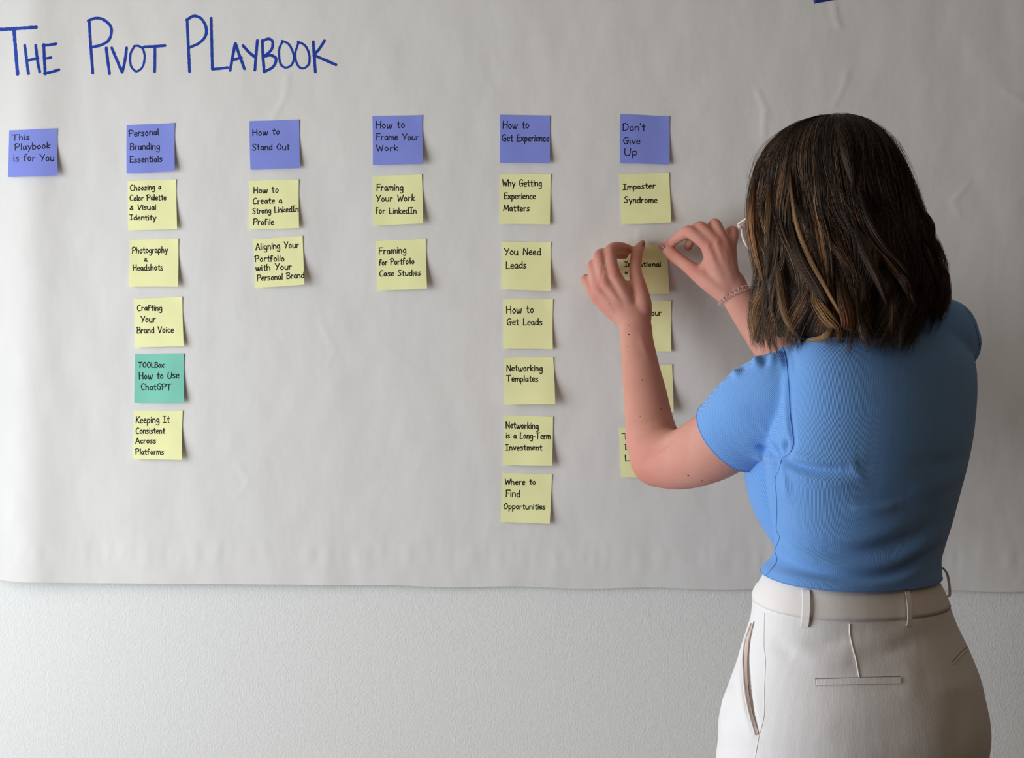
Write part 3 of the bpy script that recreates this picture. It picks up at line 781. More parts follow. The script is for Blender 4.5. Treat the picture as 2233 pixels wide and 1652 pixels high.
# ------------------------------------------------------------------ the ribbed top
SLEEVE_L = [(1745, 838, .425, 84, .9), (1712, 858, .415, 100, .9), (1665, 893, .395, 108, .88), (1622, 925, .375, 100, .9), (1592, 950, .36, 92, .92), (1545, 978, .33, 86, .95), (1500, 1000, .30, 80, .95)]
SLEEVE_R = [(2020, 745, .38, 84, .95), (2052, 740, .355, 90, .95), (2000, 790, .32, 84, .95), (1940, 820, .285, 78, .95), (1890, 850, .26, 74, .95)]
TSH = []
for q in TRUNK: TSH.append(q)
TSH[0] = (1285, 1664, 2052, .69, .42, 24, .14); TSH[1] = (1250, 1657, 2057, .69, .42, 24, .14)
br = lambda s, u, rr: ellipsoid(W(1885, u, .42) + rt * s * .075 + fw * .085, (rt * rr, fw * rr * .9, np.array((0, 0, rr * 1.1))), 20, 14)
parts = [loft(TSH), ptube(SLEEVE_L, 32), ptube(SLEEVE_R, 32),
         ptube([(1890, 725, .41, 72), (1820, 775, .415, 72), (1750, 825, .42, 82)], 24), ptube([(1890, 725, .41, 72), (1970, 725, .39, 78), (2045, 735, .36, 86)], 24)]
SV, SN, SF = remesh(parts, 0.0026, 9)
sb = BVHTree.FromPolygons([Vector(v) for v in SV], SF)
ARMHOLE = [(1697, 737), (1708, 762), (1716, 800), (1720, 850), (1722, 900), (1727, 940), (1729, 968), (1721, 988), (1707, 997)]
SIDE = [(1704, 1003), (1698, 1025), (1690, 1044), (1693, 1080), (1694, 1120), (1693, 1155), (1700, 1172), (1690, 1198), (1694, 1222), (1680, 1243), (1666, 1258)]
FOLDS = [
 (ARMHOLE, -.0042, .0045, False), ([(x - 9, y) for x, y in ARMHOLE[1:-1]], .0016, .006, False),
 ([(1704, 994), (1730, 1012), (1775, 1022), (1840, 1024)], -.0075, .0065, True), ([(1712, 988), (1750, 1002), (1800, 1010), (1880, 1003)], .0045, .008, True),
 ([(1708, 1005), (1740, 1035), (1800, 1052), (1880, 1055)], .0040, .008, True), ([(1702, 996), (1692, 975), (1672, 945)], -.0070, .005, True), ([(1698, 998), (1678, 985), (1650, 968)], -.0055, .005, True),
 ([(1700, 1000), (1672, 1000), (1645, 990)], .0045, .006, True), ([(1704, 992), (1712, 975), (1716, 955)], -.0085, .0055, True), ([(1700, 990), (1685, 965), (1664, 930)], .0040, .005, True),
 ([(1702, 1002), (1712, 1040), (1716, 1085)], .0036, .006, True), ([(1700, 1000), (1690, 1030), (1686, 1060)], -.0030, .006, True),
 ([(1695, 1175), (1760, 1215), (1850, 1238), (1950, 1225), (2050, 1165)], .0058, .012, True), ([(1690, 1205), (1760, 1238), (1850, 1256), (1950, 1246), (2050, 1195)], -.0052, .009, True),
 ([(1672, 1238), (1740, 1262), (1850, 1273), (1950, 1264), (2050, 1215)], .0042, .008, True), ([(1700, 1135), (1790, 1170), (1880, 1175), (1990, 1140)], .0042, .013, True), ([(1700, 1160), (1790, 1195), (1880, 1203), (1990, 1170), (2060, 1120)], -.0045, .011, True),
 ([(1850, 1105), (1900, 1110), (1960, 1103)], .0030, .007, True), ([(1860, 1085), (1910, 1092), (1970, 1085)], -.0014, .007, True), ([(1855, 1000), (1866, 1025), (1885, 1050)], .0018, .006, True),
 ([(2115, 1020), (2050, 1060), (1980, 1070)], .002, .010, True), ([(2125, 985), (2060, 1010), (1990, 1010)], -.002, .010, True),
 ([(1645, 757), (1648, 780), (1652, 800)], .0060, .006, True), ([(1664, 760), (1668, 785), (1670, 800)], -.0040, .006, True), ([(1594, 790), (1600, 808), (1612, 822)], .0050, .005, True),
 ([(1614, 790), (1622, 808)], -.0035, .005, True), ([(1570, 812), (1578, 828)], .0040, .004, True), ([(1682, 745), (1684, 775), (1678, 800)], .0040, .007, True), ([(1540, 850), (1580, 880), (1640, 900)], .0012, .012, True),
 ([(1712, 745), (1726, 775), (1734, 810)], -.0030, .006, True),
]
for poly, amp, sg, tp in FOLDS:
    q = project(sb, poly, 0, 5)
    SV = fold(SV, SN, q, amp, sg, tp)
me = bpy.data.meshes.new('tmp2'); me.from_pydata(SV.tolist(), [], SF)
bm = bmesh.new(); bm.from_mesh(me)
def cut(center, normal, rad):
    c, nn = Vector(center), Vector(normal).normalized()
    fs = [f for f in bm.faces if (f.calc_center_median() - c).length < rad]
    vs = set(v for f in fs for v in f.verts); es = set(e for f in fs for e in f.edges)
    bmesh.ops.bisect_plane(bm, geom=list(vs) + list(es) + fs, plane_co=c, plane_no=nn, clear_outer=True)
cut(W(1590, 956, .36), (-.52, .56, -.52), .15)
hc = W((1658 + 2056) / 2, 1250, .42)
bk = np.array((math.sin(th), -math.cos(th), 0))
cut(hc, (-bk[0] * .14, -bk[1] * .14, -1), .6)
cut(W(1925, 832, .272), (-.7, .6, -.35), .10)
# neckline opening around the neck
cut(W(1868, 668, .40), (-.15, .25, 1), .085)
bmesh.ops.delete(bm, geom=[v for v in bm.verts if not v.link_faces], context='VERTS')
# keep the largest connected shell
seen, best = set(), []
for v0 in bm.verts:
    if v0 in seen: continue
    st, comp = [v0], []
    seen.add(v0)
    while st:
        v = st.pop(); comp.append(v)
        for e in v.link_edges:
            u_ = e.other_vert(v)
            if u_ not in seen: seen.add(u_); st.append(u_)
    if len(comp) > len(best): best = comp
keep = set(best)
bmesh.ops.delete(bm, geom=[v for v in bm.verts if v not in keep], context='VERTS')
bound = [e for e in bm.edges if len(e.link_faces) == 1]
nxt = {}
for e in bound:
    for a, b in ((e.verts[0], e.verts[1]), (e.verts[1], e.verts[0])): nxt.setdefault(a, []).append(b)
loops, used = [], set()
for s0 in nxt:
    if s0 in used: continue
    L_, cur, prev = [s0], s0, None
    used.add(s0)
    while True:
        c_ = [v for v in nxt[cur] if v not in used]
        if not c_: break
        cur = c_[0]; used.add(cur); L_.append(cur)
    if len(L_) > 30: loops.append(np.array([v.co[:] for v in L_]))
me2 = bpy.data.meshes.new('top'); bm.to_mesh(me2); bm.free(); bpy.data.meshes.remove(me)
SV = np.empty(len(me2.vertices) * 3); me2.vertices.foreach_get('co', SV); SV = SV.reshape(-1, 3)
me2.vertices.foreach_set('co', (SV - PB).ravel())
me2.polygons.foreach_set('use_smooth', [True] * len(me2.polygons)); me2.update()
top = bpy.data.objects.new('ribbed_top', me2); COL.objects.link(top); top.parent = person
# front panel: the part of the top seen left of the side seam
FV, FN, FF = remesh([loft(TSH, 0.006), ptube([(1738, 975, .37, 108), (1724, 1030, .36, 101), (1730, 1085, .362, 93), (1744, 1130, .37, 82), (1762, 1180, .38, 70), (1775, 1225, .39, 60)], 28), br(1, 1052, .046)], 0.0032, 9)
bm = bmesh.new(); me3 = bpy.data.meshes.new('front_panel'); me3.from_pydata(FV.tolist(), [], FF); bm.from_mesh(me3)
cut(hc + bk * 0, (-bk[0] * .14, -bk[1] * .14, -1), .6)
cut(W(1868, 700, .40), (0, 0, 1), .2)
bm.to_mesh(me3); bm.free()
FV = np.empty(len(me3.vertices) * 3); me3.vertices.foreach_get('co', FV); FV = FV.reshape(-1, 3)
me3.vertices.foreach_set('co', (FV - PB).ravel()); me3.polygons.foreach_set('use_smooth', [True] * len(me3.polygons)); me3.update()
front = bpy.data.objects.new('front_panel', me3); COL.objects.link(front); front.parent = top
# rib coordinate
PX = SV[:, 0] / ((DC + SV[:, 1]) / F) + 1116.5
PY = 826 - (SV[:, 2] - ZC) / ((DC + SV[:, 1]) / F)
cxz = np.interp(SV[:, 2], [W(0, y, .42)[2] for y in (1285, 1100, 900, 700)], [W(x, 0, .42)[0] for x in (1857, 1884, 1914, 1920)])
rib = np.arctan2((SV[:, 1] + .42) * .9, SV[:, 0] - cxz) * .145
seamx = np.interp(PY, [p[1] for p in ARMHOLE], [p[0] for p in ARMHOLE])
slv = np.where(PX < 1780, -np.maximum(PX - seamx, (PY - (1001 + (1705 - PX) * .62)) * .7), -10.0)
dirv = np.array((.62, .10, -.62)); dirv /= np.linalg.norm(dirv)
at = me2.attributes.new('rib_sleeve', 'FLOAT', 'POINT'); at.data.foreach_set('value', SV @ dirv)
at = me2.attributes.new('sleeve_side', 'FLOAT', 'POINT'); at.data.foreach_set('value', slv)
fcx = np.interp(FV[:, 2], [W(0, y, .42)[2] for y in (1285, 1100, 900, 700)], [W(x, 0, .42)[0] for x in (1857, 1884, 1914, 1920)])
at = me3.attributes.new('rib', 'FLOAT', 'POINT'); at.data.foreach_set('value', np.arctan2((FV[:, 1] + .42) * .9, FV[:, 0] - fcx) * .145)
at = me2.attributes.new('rib', 'FLOAT', 'POINT'); at.data.foreach_set('value', rib)
M_top = mat('blue_ribbed_knit', lin(96, 152, 226), 0.85, 0.15, sheen=0.25)
nt = M_top.node_tree; bs = nt.nodes['Principled BSDF']
an = nt.nodes.new('ShaderNodeAttribute'); an.attribute_name = 'rib'
m1 = nt.nodes.new('ShaderNodeMath'); m1.operation = 'MULTIPLY'; m1.inputs[1].default_value = 2 * math.pi / 0.00175
m2 = nt.nodes.new('ShaderNodeMath'); m2.operation = 'SINE'
a2 = nt.nodes.new('ShaderNodeAttribute'); a2.attribute_name = 'rib_sleeve'
a3 = nt.nodes.new('ShaderNodeAttribute'); a3.attribute_name = 'sleeve_side'
gt = nt.nodes.new('ShaderNodeMath'); gt.operation = 'GREATER_THAN'; gt.inputs[1].default_value = 0
nt.links.new(a3.outputs['Fac'], gt.inputs[0])
mf = nt.nodes.new('ShaderNodeMix'); mf.data_type = 'FLOAT'
nt.links.new(gt.outputs[0], mf.inputs[0]); nt.links.new(an.outputs['Fac'], mf.inputs[2]); nt.links.new(a2.outputs['Fac'], mf.inputs[3])
nt.links.new(mf.outputs[0], m1.inputs[0]); nt.links.new(m1.outputs[0], m2.inputs[0])
bp = nt.nodes.new('ShaderNodeBump'); bp.inputs['Strength'].default_value = .7; bp.inputs['Distance'].default_value = .0002
nt.links.new(m2.outputs[0], bp.inputs['Height']); nt.links.new(bp.outputs[0], bs.inputs['Normal'])
cr_ = nt.nodes.new('ShaderNodeMix'); cr_.data_type = 'RGBA'
cr_.inputs[6].default_value = lin(100, 148, 212); cr_.inputs[7].default_value = lin(119, 167, 228)
mr = nt.nodes.new('ShaderNodeMapRange'); mr.inputs[1].default_value = -1; mr.inputs[2].default_value = 1
nt.links.new(m2.outputs[0], mr.inputs[0]); nt.links.new(mr.outputs[0], cr_.inputs[0]); nt.links.new(cr_.outputs[2], bs.inputs['Base Color'])
me2.materials.append(M_top); me3.materials.append(M_top)
M_seam = mat('blue_seam', lin(104, 150, 212), 0.85, 0.1)
md = top.modifiers.new('thickness', 'SOLIDIFY'); md.thickness = .0012; md.offset = -1
es = top.modifiers.new('edges', 'EDGE_SPLIT'); es.split_angle = R(50)
for L_ in loops:
    L2 = L_[::2]
    L2 = (np.roll(L2, 1, 0) + L2 + np.roll(L2, -1, 0)) / 3 if np.linalg.norm(L_[0] - L_[-1]) < .01 else L2
    V, Fc = thin(np.vstack([L2, L2[:1]]), .0007, 6)
    build('hem', V, Fc, M_seam, top, PB)
sb = BVHTree.FromPolygons([Vector(v) for v in SV], [tuple(p.vertices) for p in me2.polygons])
for nm, poly in (('armhole_seam', ARMHOLE), ('side_seam', SIDE)):
    q = project(sb, poly, .0002, 6)
    V, Fc = thin(q, .0007); build(nm, V, Fc, M_seam, top, PB)
q = project(sb, [(2072, 648), (2098, 662), (2122, 700), (2136, 750), (2140, 800)], .0002, 5)
if len(q) > 3:
    V, Fc = thin(q, .0008); build('armhole_seam', V, Fc, M_seam, top, PB)

# ------------------------------------------------------------------ trousers
M_pants = mat('cream_crepe_cloth', lin(230, 225, 225), 0.85, 0.15, sheen=0.2, bump=[((420, 420, 90), 0.0002), ((900, 900, 900), 0.00008), ((9, 9, 5), 0.003)])
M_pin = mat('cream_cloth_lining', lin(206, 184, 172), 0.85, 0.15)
parts = [loft(HIPS)]
for s in (1, -1):
    f0 = foot_at(s); t0 = hipc + rt * s * .088
    parts.append(tube([(t0[0], t0[1], .755, .078, .080), (t0[0], t0[1], .70, .090, .098), (t0[0], t0[1], .58, .09, .10), (f0[0], f0[1], .30, .085, .09), (f0[0], f0[1], .10, .085, .09), (f0[0], f0[1], .05, .085, .09)], 32))
PV, PN, PF = remesh(parts, 0.0036, 6)
pb = BVHTree.FromPolygons([Vector(v) for v in PV], PF)
POCKET = [(1641, 1358), (1630, 1395), (1626, 1440), (1630, 1500), (1638, 1550), (1652, 1600)]
for poly, amp, sg in (([(x + 2, y) for x, y in POCKET], -.006, .004), ([(x - 10, y) for x, y in POCKET], .005, .007),
                      ([(1680, 1395), (1710, 1415), (1735, 1430)], -.0025, .010), ([(1750, 1400), (1800, 1405), (1850, 1395)], -.002, .009), ([(1870, 1425), (1930, 1425), (2000, 1400)], -.002, .010),
                      ([(1750, 1440), (1800, 1448), (1860, 1440)], .0016, .010), ([(1880, 1385), (1950, 1385), (2040, 1350)], .0015, .010),
                      ([(1570, 1545), (1590, 1520), (1600, 1490)], .004, .014), ([(1575, 1585), (1592, 1560)], -.004, .010), ([(1975, 1440), (1985, 1480), (1975, 1530)], .0014, .016),
                      ([(1600, 1450), (1588, 1500), (1580, 1560), (1590, 1640)], .002, .014), ([(2085, 1500), (2095, 1560), (2080, 1640)], -.003, .02), ([(1800, 1590), (1900, 1600), (2000, 1590)], -.0012, .02)):
    PV = fold(PV, PN, project(pb, poly, 0, 4), amp, sg)
trousers = build('trousers', PV, PF, M_pants, person, PB)
pb = BVHTree.FromPolygons([Vector(v) for v in PV], PF)
def band_loft(y0, y1, grow, n=8):
    HS = cr(HIPS, 6); ys = HS[:, 0]
    rings = []
    for k in range(n + 1):
        y = y0 + (y1 - y0) * k / n
        s = [np.interp(y, ys, HS[:, c]) for c in range(1, 7)]
        rings.append(section(y, s[0], s[1], s[2], s[3], s[4], shrink=-grow, tilt=s[5], n=96))
    return rings
ro, ri = band_loft(1232, 1311, .0011), band_loft(1232, 1311, -.004)
n = 96
rings = ro + ri[::-1]
V = np.vstack(rings); m_ = len(rings)
Fc = [(i * n + j, ((i + 1) % m_) * n + j, ((i + 1) % m_) * n + (j + 1) % n, i * n + (j + 1) % n) for i in range(m_) for j in range(n)]
bandm = mat('cream_waistband_cloth', lin(234, 227, 224), 0.85, 0.15, sheen=0.2, bump=[((500, 500, 500), 0.00012), ((12, 12, 12), 0.002)])
band = build('waistband', V, Fc, bandm, trousers, PB)
bv, bf = V, Fc
bb = BVHTree.FromPolygons([Vector(v) for v in bv], bf)
def strip(poly, hw, off, name, m, parent, th_=.0015, bulge=0.0, bvhs=None, horizontal=False):
    """a narrow band of cloth laid on the surface"""
    bvhs = bvhs or (bb, pb)
    Q = cr(poly, 5); V = []
    T = np.gradient(Q, axis=0); T /= np.linalg.norm(T, axis=1)[:, None]; Nn = np.stack([-T[:, 1], T[:, 0]], 1)
    k = len(Q)
    last = None
    for lay in (0, 1):
        for i in range(k):
            for s in (-1, 1):
                q = Q[i] + Nn[i] * s * hw
                hit = None
                for b_ in bvhs:
                    p, nn = ray(b_, q[0], q[1])
                    if p is not None and (hit is None or p[1] < hit[0][1]): hit = (p, nn)
                if hit is None: hit = last
                last = hit
                o_ = off + bulge * math.sin(math.pi * i / (k - 1)) ** .5 + lay * th_
                V.append(hit[0] + np.array((0.15, -1, 0)) * o_)
    V = np.array(V); Fc = []
    e = 2 * k
    for i in range(k - 1):
        a, b, c, d = 2 * i, 2 * i + 1, 2 * i + 3, 2 * i + 2
        Fc += [(a, b, c, d), (e + a, e + d, e + c, e + b), (a, d, e + d, e + a), (b, e + b, e + c, c)]
    Fc += [(0, e, e + 1, 1), (2 * k - 2, 2 * k - 1, e + 2 * k - 1, e + 2 * k - 2)]
    o = build(name, V, Fc, m, parent, PB, smooth=False)
    bmm = o.modifiers.new('bevel', 'BEVEL'); bmm.width = .0005; bmm.segments = 2
    return o
strip([(1756, 1285), (1755, 1325), (1753, 1366)], 8.5, .0008, 'belt_loop', bandm, trousers, .0018, .003)
strip([(1977, 1288), (1980, 1325), (1981, 1364)], 5.5, .0008, 'belt_loop', bandm, trousers, .0018, .004)
def side_loop(poly3, w_, name='belt_loop'):
    rows = [tuple(W(a, b, d)) + (.0012, w_) for a, b, d in poly3]
    V, Fc = tube(rows, 10, 5); build(name, V, Fc, bandm, trousers, PB)
side_loop([(2055, 1237, .40), (2065, 1250, .40), (2070, 1275, .40), (2071, 1296, .40), (2066, 1300, .40)], .006)
side_loop([(1652, 1272, .41), (1643, 1290, .41), (1642, 1305, .41), (1645, 1325, .41)], .006)
strip([(1779, 1487), (1870, 1484), (1964, 1482)], 7, .0006, 'pocket_welt', M_pants, trousers, .0012)
M_shadowline = mat('pocket_shade_line', lin(150, 132, 124), 0.9, 0.1)  # shade in the pocket openings, painted as dark lines
def seam(poly, r, name, m, off=.0001):
    q = project(pb, poly, off, 6)
    if len(q) > 2:
        V, Fc = thin(q, r); build(name, V, Fc, m, trousers, PB)
seam([(1778, 1478.5), (1870, 1477), (1962, 1474)], .0006, 'pocket_edge', M_shadowline)  # painted shade along the welt opening
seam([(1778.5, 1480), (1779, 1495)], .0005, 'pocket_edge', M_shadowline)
seam([(1853, 1361), (1853, 1380), (1859, 1410), (1867, 1440), (1872, 1468), (1874, 1476)], .0009, 'dart_seam', M_pants, .0003)
seam([(1667, 1336), (1666, 1380), (1666, 1410), (1669, 1440), (1667, 1500), (1666, 1560), (1655, 1605), (1647, 1650)], .0006, 'side_seam', M_pants)
seam([(2116, 1409), (2100, 1424), (2078, 1446)], .0011, 'pocket_edge', M_pants, .0003)
seam([(2112, 1407), (2096, 1421), (2076, 1443)], .0006, 'pocket_edge', M_shadowline)  # painted shade beside the right pocket edge
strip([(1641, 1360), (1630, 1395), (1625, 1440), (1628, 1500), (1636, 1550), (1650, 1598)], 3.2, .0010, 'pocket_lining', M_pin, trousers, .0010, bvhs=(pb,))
seam([(1645, 1356), (1635, 1395), (1631, 1440), (1634, 1500), (1642, 1550), (1654, 1600)], .0011, 'pocket_edge', M_shadowline, .0004)  # painted shade in the side pocket slit
seam([(1638, 1360), (1626, 1395), (1620, 1440), (1623, 1500), (1632, 1552), (1647, 1600)], .0013, 'pocket_edge', M_pants, .0010)

# shoes (below the frame)
M_shoe = mat('white_leather_shoe', lin(214, 210, 204), 0.5, 0.4)
M_sole = mat('shoe_sole', lin(190, 184, 176), 0.6, 0.3)
for s in (1, -1):
    f0 = foot_at(s)
    P_ = lambda t, z, ru, rv: (f0[0] + fw[0] * t, f0[1] + fw[1] * t, z, ru, rv)
    V, Fc = tube([P_(-.04, .052, .034, .036), P_(.02, .055, .038, .038), P_(.09, .042, .043, .027), P_(.15, .034, .040, .02), P_(.175, .03, .03, .016)], 24, 5, True, (0, 0, 1))
    sh = build('shoe', V, Fc, M_shoe, person, PB)
    V, Fc = tube([P_(-.045, .010, .036, .010), P_(.02, .010, .038, .010), P_(.1, .010, .046, .010), P_(.175, .010, .032, .010)], 24, 5, True, (0, 0, 1))
    build('sole', V, Fc, M_sole, sh, PB)

# ------------------------------------------------------------------ hair
YT = np.array([257, 262, 272, 290, 315, 345, 380, 420, 460, 500, 540, 580, 620, 660, 700, 740, 780], dtype=float)
LT = np.array([1808, 1776, 1740, 1706, 1680, 1659, 1645, 1637, 1632, 1632, 1640, 1652, 1655, 1652, 1648, 1652, 1660], dtype=float)
RT = np.array([1818, 1855, 1886, 1913, 1937, 1957, 1975, 1990, 2006, 2022, 2034, 2046, 2056, 2058, 2050, 2030, 2010], dtype=float)
def hull(phi, y, scale=1.0, dr=0.0):
    """phi: 0 right, 90 towards the camera, 180 left. vectorised"""
    L_, R_ = np.interp(y, YT, LT), np.interp(y, YT, RT)
    dc = np.interp(y, [257, 400, 560, 780], [.385, .385, .40, .425])
    s = (DC - dc) / F
    wm = (R_ - L_) / 2 * s * scale + dr
    bmx = np.interp(y, [257, 262, 272, 290, 315, 345, 400, 500, 650, 780], [.002, .045, .068, .086, .099, .107, .112, .113, .112, .112])
    b_ = bmx * scale + dr
    X = ((L_ + R_) / 2 - 1116.5) * s + wm * np.cos(phi)
    Y_ = -(dc + b_ * np.sin(phi))
    Z_ = ZC + (826 - y) * s
    return np.stack([X, Y_, Z_], -1)
def ybottom(phi):
    x = np.cos(phi)                      # -1 left, 1 right
    return np.interp(x, [-1, -.7, -.35, 0, .4, .75, 1.0], [742, 748, 750, 748, 744, 712, 655])
# base volume under the strands (open towards the face)
V = []; nphi, ny = 72, 40
P0, P1 = R(-78), R(196)
for lay, scl in ((0, .90), (1, .80)):
    for j in range(ny + 1):
        t = (j / ny) ** 1.5
        for i in range(nphi + 1):
            phi = P0 + (P1 - P0) * i / nphi
            y = 262 + (ybottom(phi) - 14 - 262) * t
            sc_ = scl * (1 - .10 * max(0, t - .8) / .2)
            V.append(hull(np.array(phi), np.array(y), sc_) + np.array((0, 0, -.006 * (1 - t) - .004 * lay)))
Fc = []
w_ = nphi + 1; e = w_ * (ny + 1)
for j in range(ny):
    for i in range(nphi):
        a = j * w_ + i
        Fc.append((a, a + 1, a + w_ + 1, a + w_)); Fc.append((e + a, e + a + w_, e + a + w_ + 1, e + a + 1))
for i in range(nphi):
    a = ny * w_ + i; Fc.append((a, a + 1, e + a + 1, e + a)); Fc.append((i, e + i, e + i + 1, i + 1))
for j in range(ny):
    a = j * w_; Fc.append((a, a + w_, e + a + w_, e + a)); a += nphi; Fc.append((a, e + a, e + a + w_, a + w_))
M_hbase = mat('dark_hair_mass', lin(40, 30, 27), 0.6, 0.2, bump=[((300, 300, 12), .003)])
hair = build('hair', V, Fc, M_hbase, person, PB)
hair['label'] = 'shoulder-length wavy dark brown hair with golden highlights, window-lit left side painted in'
hbv = BVHTree.FromPolygons([Vector(v) for v in V], Fc)
rs = np.random.RandomState(11)
NP = 18
strands, cols, rads = [], [], []
DARK = np.array(lin(37, 30, 27)[:3]); MID = np.array(lin(94, 74, 62)[:3]); GOLD = np.array(lin(204, 156, 110)[:3]); COP = np.array(lin(172, 106, 66)[:3])
tt = np.linspace(0, 1, NP)
NL = 130
for k in range(NL):
    phi0 = R(-78) + R(272) * (k + rs.uniform(-.4, .4)) / NL
    layer = rs.choice([0, 1, 2], p=[.5, .3, .2])
    dr_l = (-.001, -.006, -.011)[layer]
    yb = ybottom(np.array(phi0)) + rs.normal(2, 15) - (0, 14, -6)[layer]
    if rs.rand() < .3: yb -= rs.uniform(20, 110)
    ph1, ph2 = rs.uniform(0, 6.28), rs.uniform(0, 6.28)
    fr = rs.uniform(1.4, 2.3)
    Aphi, Ar = rs.uniform(.10, .32), rs.uniform(.004, .012)
    drift = -.45 * math.exp(-((phi0 - R(112)) / R(42)) ** 2) - .12 * math.exp(-((phi0 - R(50)) / R(30)) ** 2) + rs.normal(0, .05)
    left = 1 / (1 + math.exp(-(phi0 - R(120)) / R(14)))  # window light on the left painted into strand colour: browner, more golden
    gold = rs.rand() < (.02 + .30 * left)
    ns = int(rs.uniform(70, 112))
    s0 = rs.uniform(0, .22)
    for i in range(ns):
        off = rs.normal(0, 1)
        off2 = rs.normal(0, 1)
        st = max(0, s0 + rs.uniform(-.05, .12)) if rs.rand() < .4 else 0.0
        t = st + (1 - st) * tt
        spread = .064 * (1 - .70 * t ** 1.2)
        y = 257.5 + (yb + rs.normal(0, 9) - 257.5) * t ** 1.55
        env = np.clip((t - .28) / .72, 0, 1) ** 1.3
        phi = phi0 + drift * t ** 1.6 + off * spread + Aphi * env * np.sin(6.283 * fr * t + ph1 + off * .25)
        dr = dr_l + off2 * .0018 * (1 - .4 * t) + Ar * env * np.sin(6.283 * fr * t + ph2 + off * .2) - .010 * np.clip((t - .9) / .1, 0, 1) * (rs.rand() < .6)
        P = hull(phi, y, 1.0, dr)
        P[:, 2] += .002 * (1 - t) * off2 * .5
        strands.append(P)
        c0 = DARK * rs.uniform(.75, 1.25)
        c1 = MID * rs.uniform(.5, 1.3) if rs.rand() < .3 + .45 * left else c0
        if gold and abs(off) < .8 and rs.rand() < .55: c0, c1 = MID * .9, (GOLD if rs.rand() < .6 else COP) * rs.uniform(.6, 1.1)
        elif rs.rand() < .012 + .12 * left: c1 = GOLD * rs.uniform(.4, .9)
        g = np.clip((t - .12) / .6, 0, 1)[:, None] ** 1.1
        cols.append(c0 * (1 - g) + c1 * g)
        rads.append(.00028 * (.25 + .75 * np.clip(t / .12, 0, 1)) * (1 - .75 * t ** 3) * rs.uniform(.8, 1.25))
# hand-placed locks lying on the mass: (px, py) path, half width px, colour, count, twist
def lock(path, hw, colA, colB, cnt, lift, curl=0.0, seed=0):
    lift += .009; cnt = int(cnt * 2.2)
    r_ = np.random.RandomState(seed)
    Q = cr(path, 8); k = np.linspace(0, 1, len(Q))
    base = []
    last = None
    for a, b in Q:
        p, n_ = ray(hbv, a, b)
        if p is None: p = last if last is not None else W(a, b, .45)
        else: p = p.copy(); 
        y_ = p[1]; last = p
        base.append(W(a, b, -y_))
    base = np.array(base)
    # follow the near envelope smoothly
    yy = base[:, 1].copy()
    for _ in range(6): yy[1:-1] = (yy[:-2] + yy[1:-1] + yy[2:]) / 3
    T = np.gradient(Q, axis=0); T /= np.linalg.norm(T, axis=1)[:, None] + 1e-9
    for i in range(cnt):
        o_ = r_.uniform(-1, 1)
        wd = hw * np.sin(np.clip(k * .96 + .03, 0, 1) * math.pi) ** .8; ph_ = r_.uniform(0, 6.28); wv = 1.6 * np.sin(k * r_.uniform(2, 5) + ph_)
        o_ = r_.normal(0, .48); q = Q + np.stack([-T[:, 1], T[:, 0]], 1) * (o_ * wd + wv)[:, None]
        dd = -yy + lift * (-.1 + 1.1 * np.sin(np.clip(k * 1.0 + .0, 0, 1) * math.pi) ** .5) + .004 * math.cos(o_ * 1.4) + r_.normal(0, .0016)
        P = np.stack([W(a, b, d_) for (a, b), d_ in zip(q, dd)])
        ti = np.linspace(0, 1, NP)
        P = np.stack([np.interp(ti, k, P[:, c]) for c in range(3)], 1)
        strands.append(P)
        g = np.clip(ti * 1.4, 0, 1)[:, None]
        cv = r_.uniform(.35, 1.25); g = g * r_.uniform(.6, 1)
        g0 = np.clip(ti / .35, 0, 1)[:, None]
        cols.append((DARK * (1 - g0) + (colA * (1 - g) + colB * g) * g0) * cv)
        rads.append(np.full(NP, .0003) * (1 - .7 * ti ** 3))
lock([(1776, 622), (1780, 655), (1803, 690), (1826, 718), (1830, 752)], 13, GOLD * .9, GOLD * .7, 70, .016, 0, 1)
lock([(1820, 700), (1812, 722), (1790, 738), (1758, 742)], 6, GOLD * .6, GOLD, 40, .017, 0, 2)
lock([(1828, 598), (1838, 650), (1850, 700), (1846, 745), (1850, 778)], 15, MID, COP * .95, 90, .017, 0, 3)
lock([(1700, 610), (1672, 650), (1655, 690), (1650, 748)], 22, GOLD * .55, GOLD * .85, 110, .010, 0, 4)
lock([(1722, 325), (1724, 400), (1738, 490), (1765, 560), (1800, 625), (1835, 690), (1842, 730)], 4.5, GOLD * .55, GOLD * .8, 26, .014, 0, 5)
lock([(1684, 345), (1678, 430), (1674, 510), (1668, 580)], 7, GOLD * .45, GOLD * .8, 40, .013, 0, 6)
lock([(1646, 390), (1640, 470), (1648, 540), (1664, 610)], 10, COP * .7, GOLD * .75, 70, .008, 0, 7)
lock([(1690, 520), (1700, 600), (1716, 690), (1750, 745)], 10, MID, GOLD * .6, 70, .015, 0, 8)
lock([(1870, 400), (1890, 470), (1925, 530), (1975, 590), (1990, 640)], 9, DARK * 1.4, MID * 1.2, 50, .014, 0, 10)
lock([(1860, 470), (1880, 540), (1915, 610), (1940, 680)], 8, DARK * 1.4, MID * 1.3, 50, .015, 0, 12)
lock([(1950, 585), (1975, 620), (1985, 660)], 10, MID * 1.2, MID, 40, .014, 0, 13)
lock([(1800, 262), (1835, 290), (1850, 350), (1862, 420)], 12, DARK * 1.6, MID * .9, 60, .009, 0, 14)
lock([(1720, 470), (1745, 560), (1790, 640), (1815, 690)], 12, MID * .9, MID * 1.4, 80, .013, 0, 15)
lock([(2040, 560), (2062, 600), (2066, 650), (2052, 690)], 9, MID, MID * 1.4, 60, .002, 0, 17)
lock([(2010, 455), (2030, 490), (2030, 530), (2045, 560)], 8, DARK, MID, 40, .004, 0, 18)
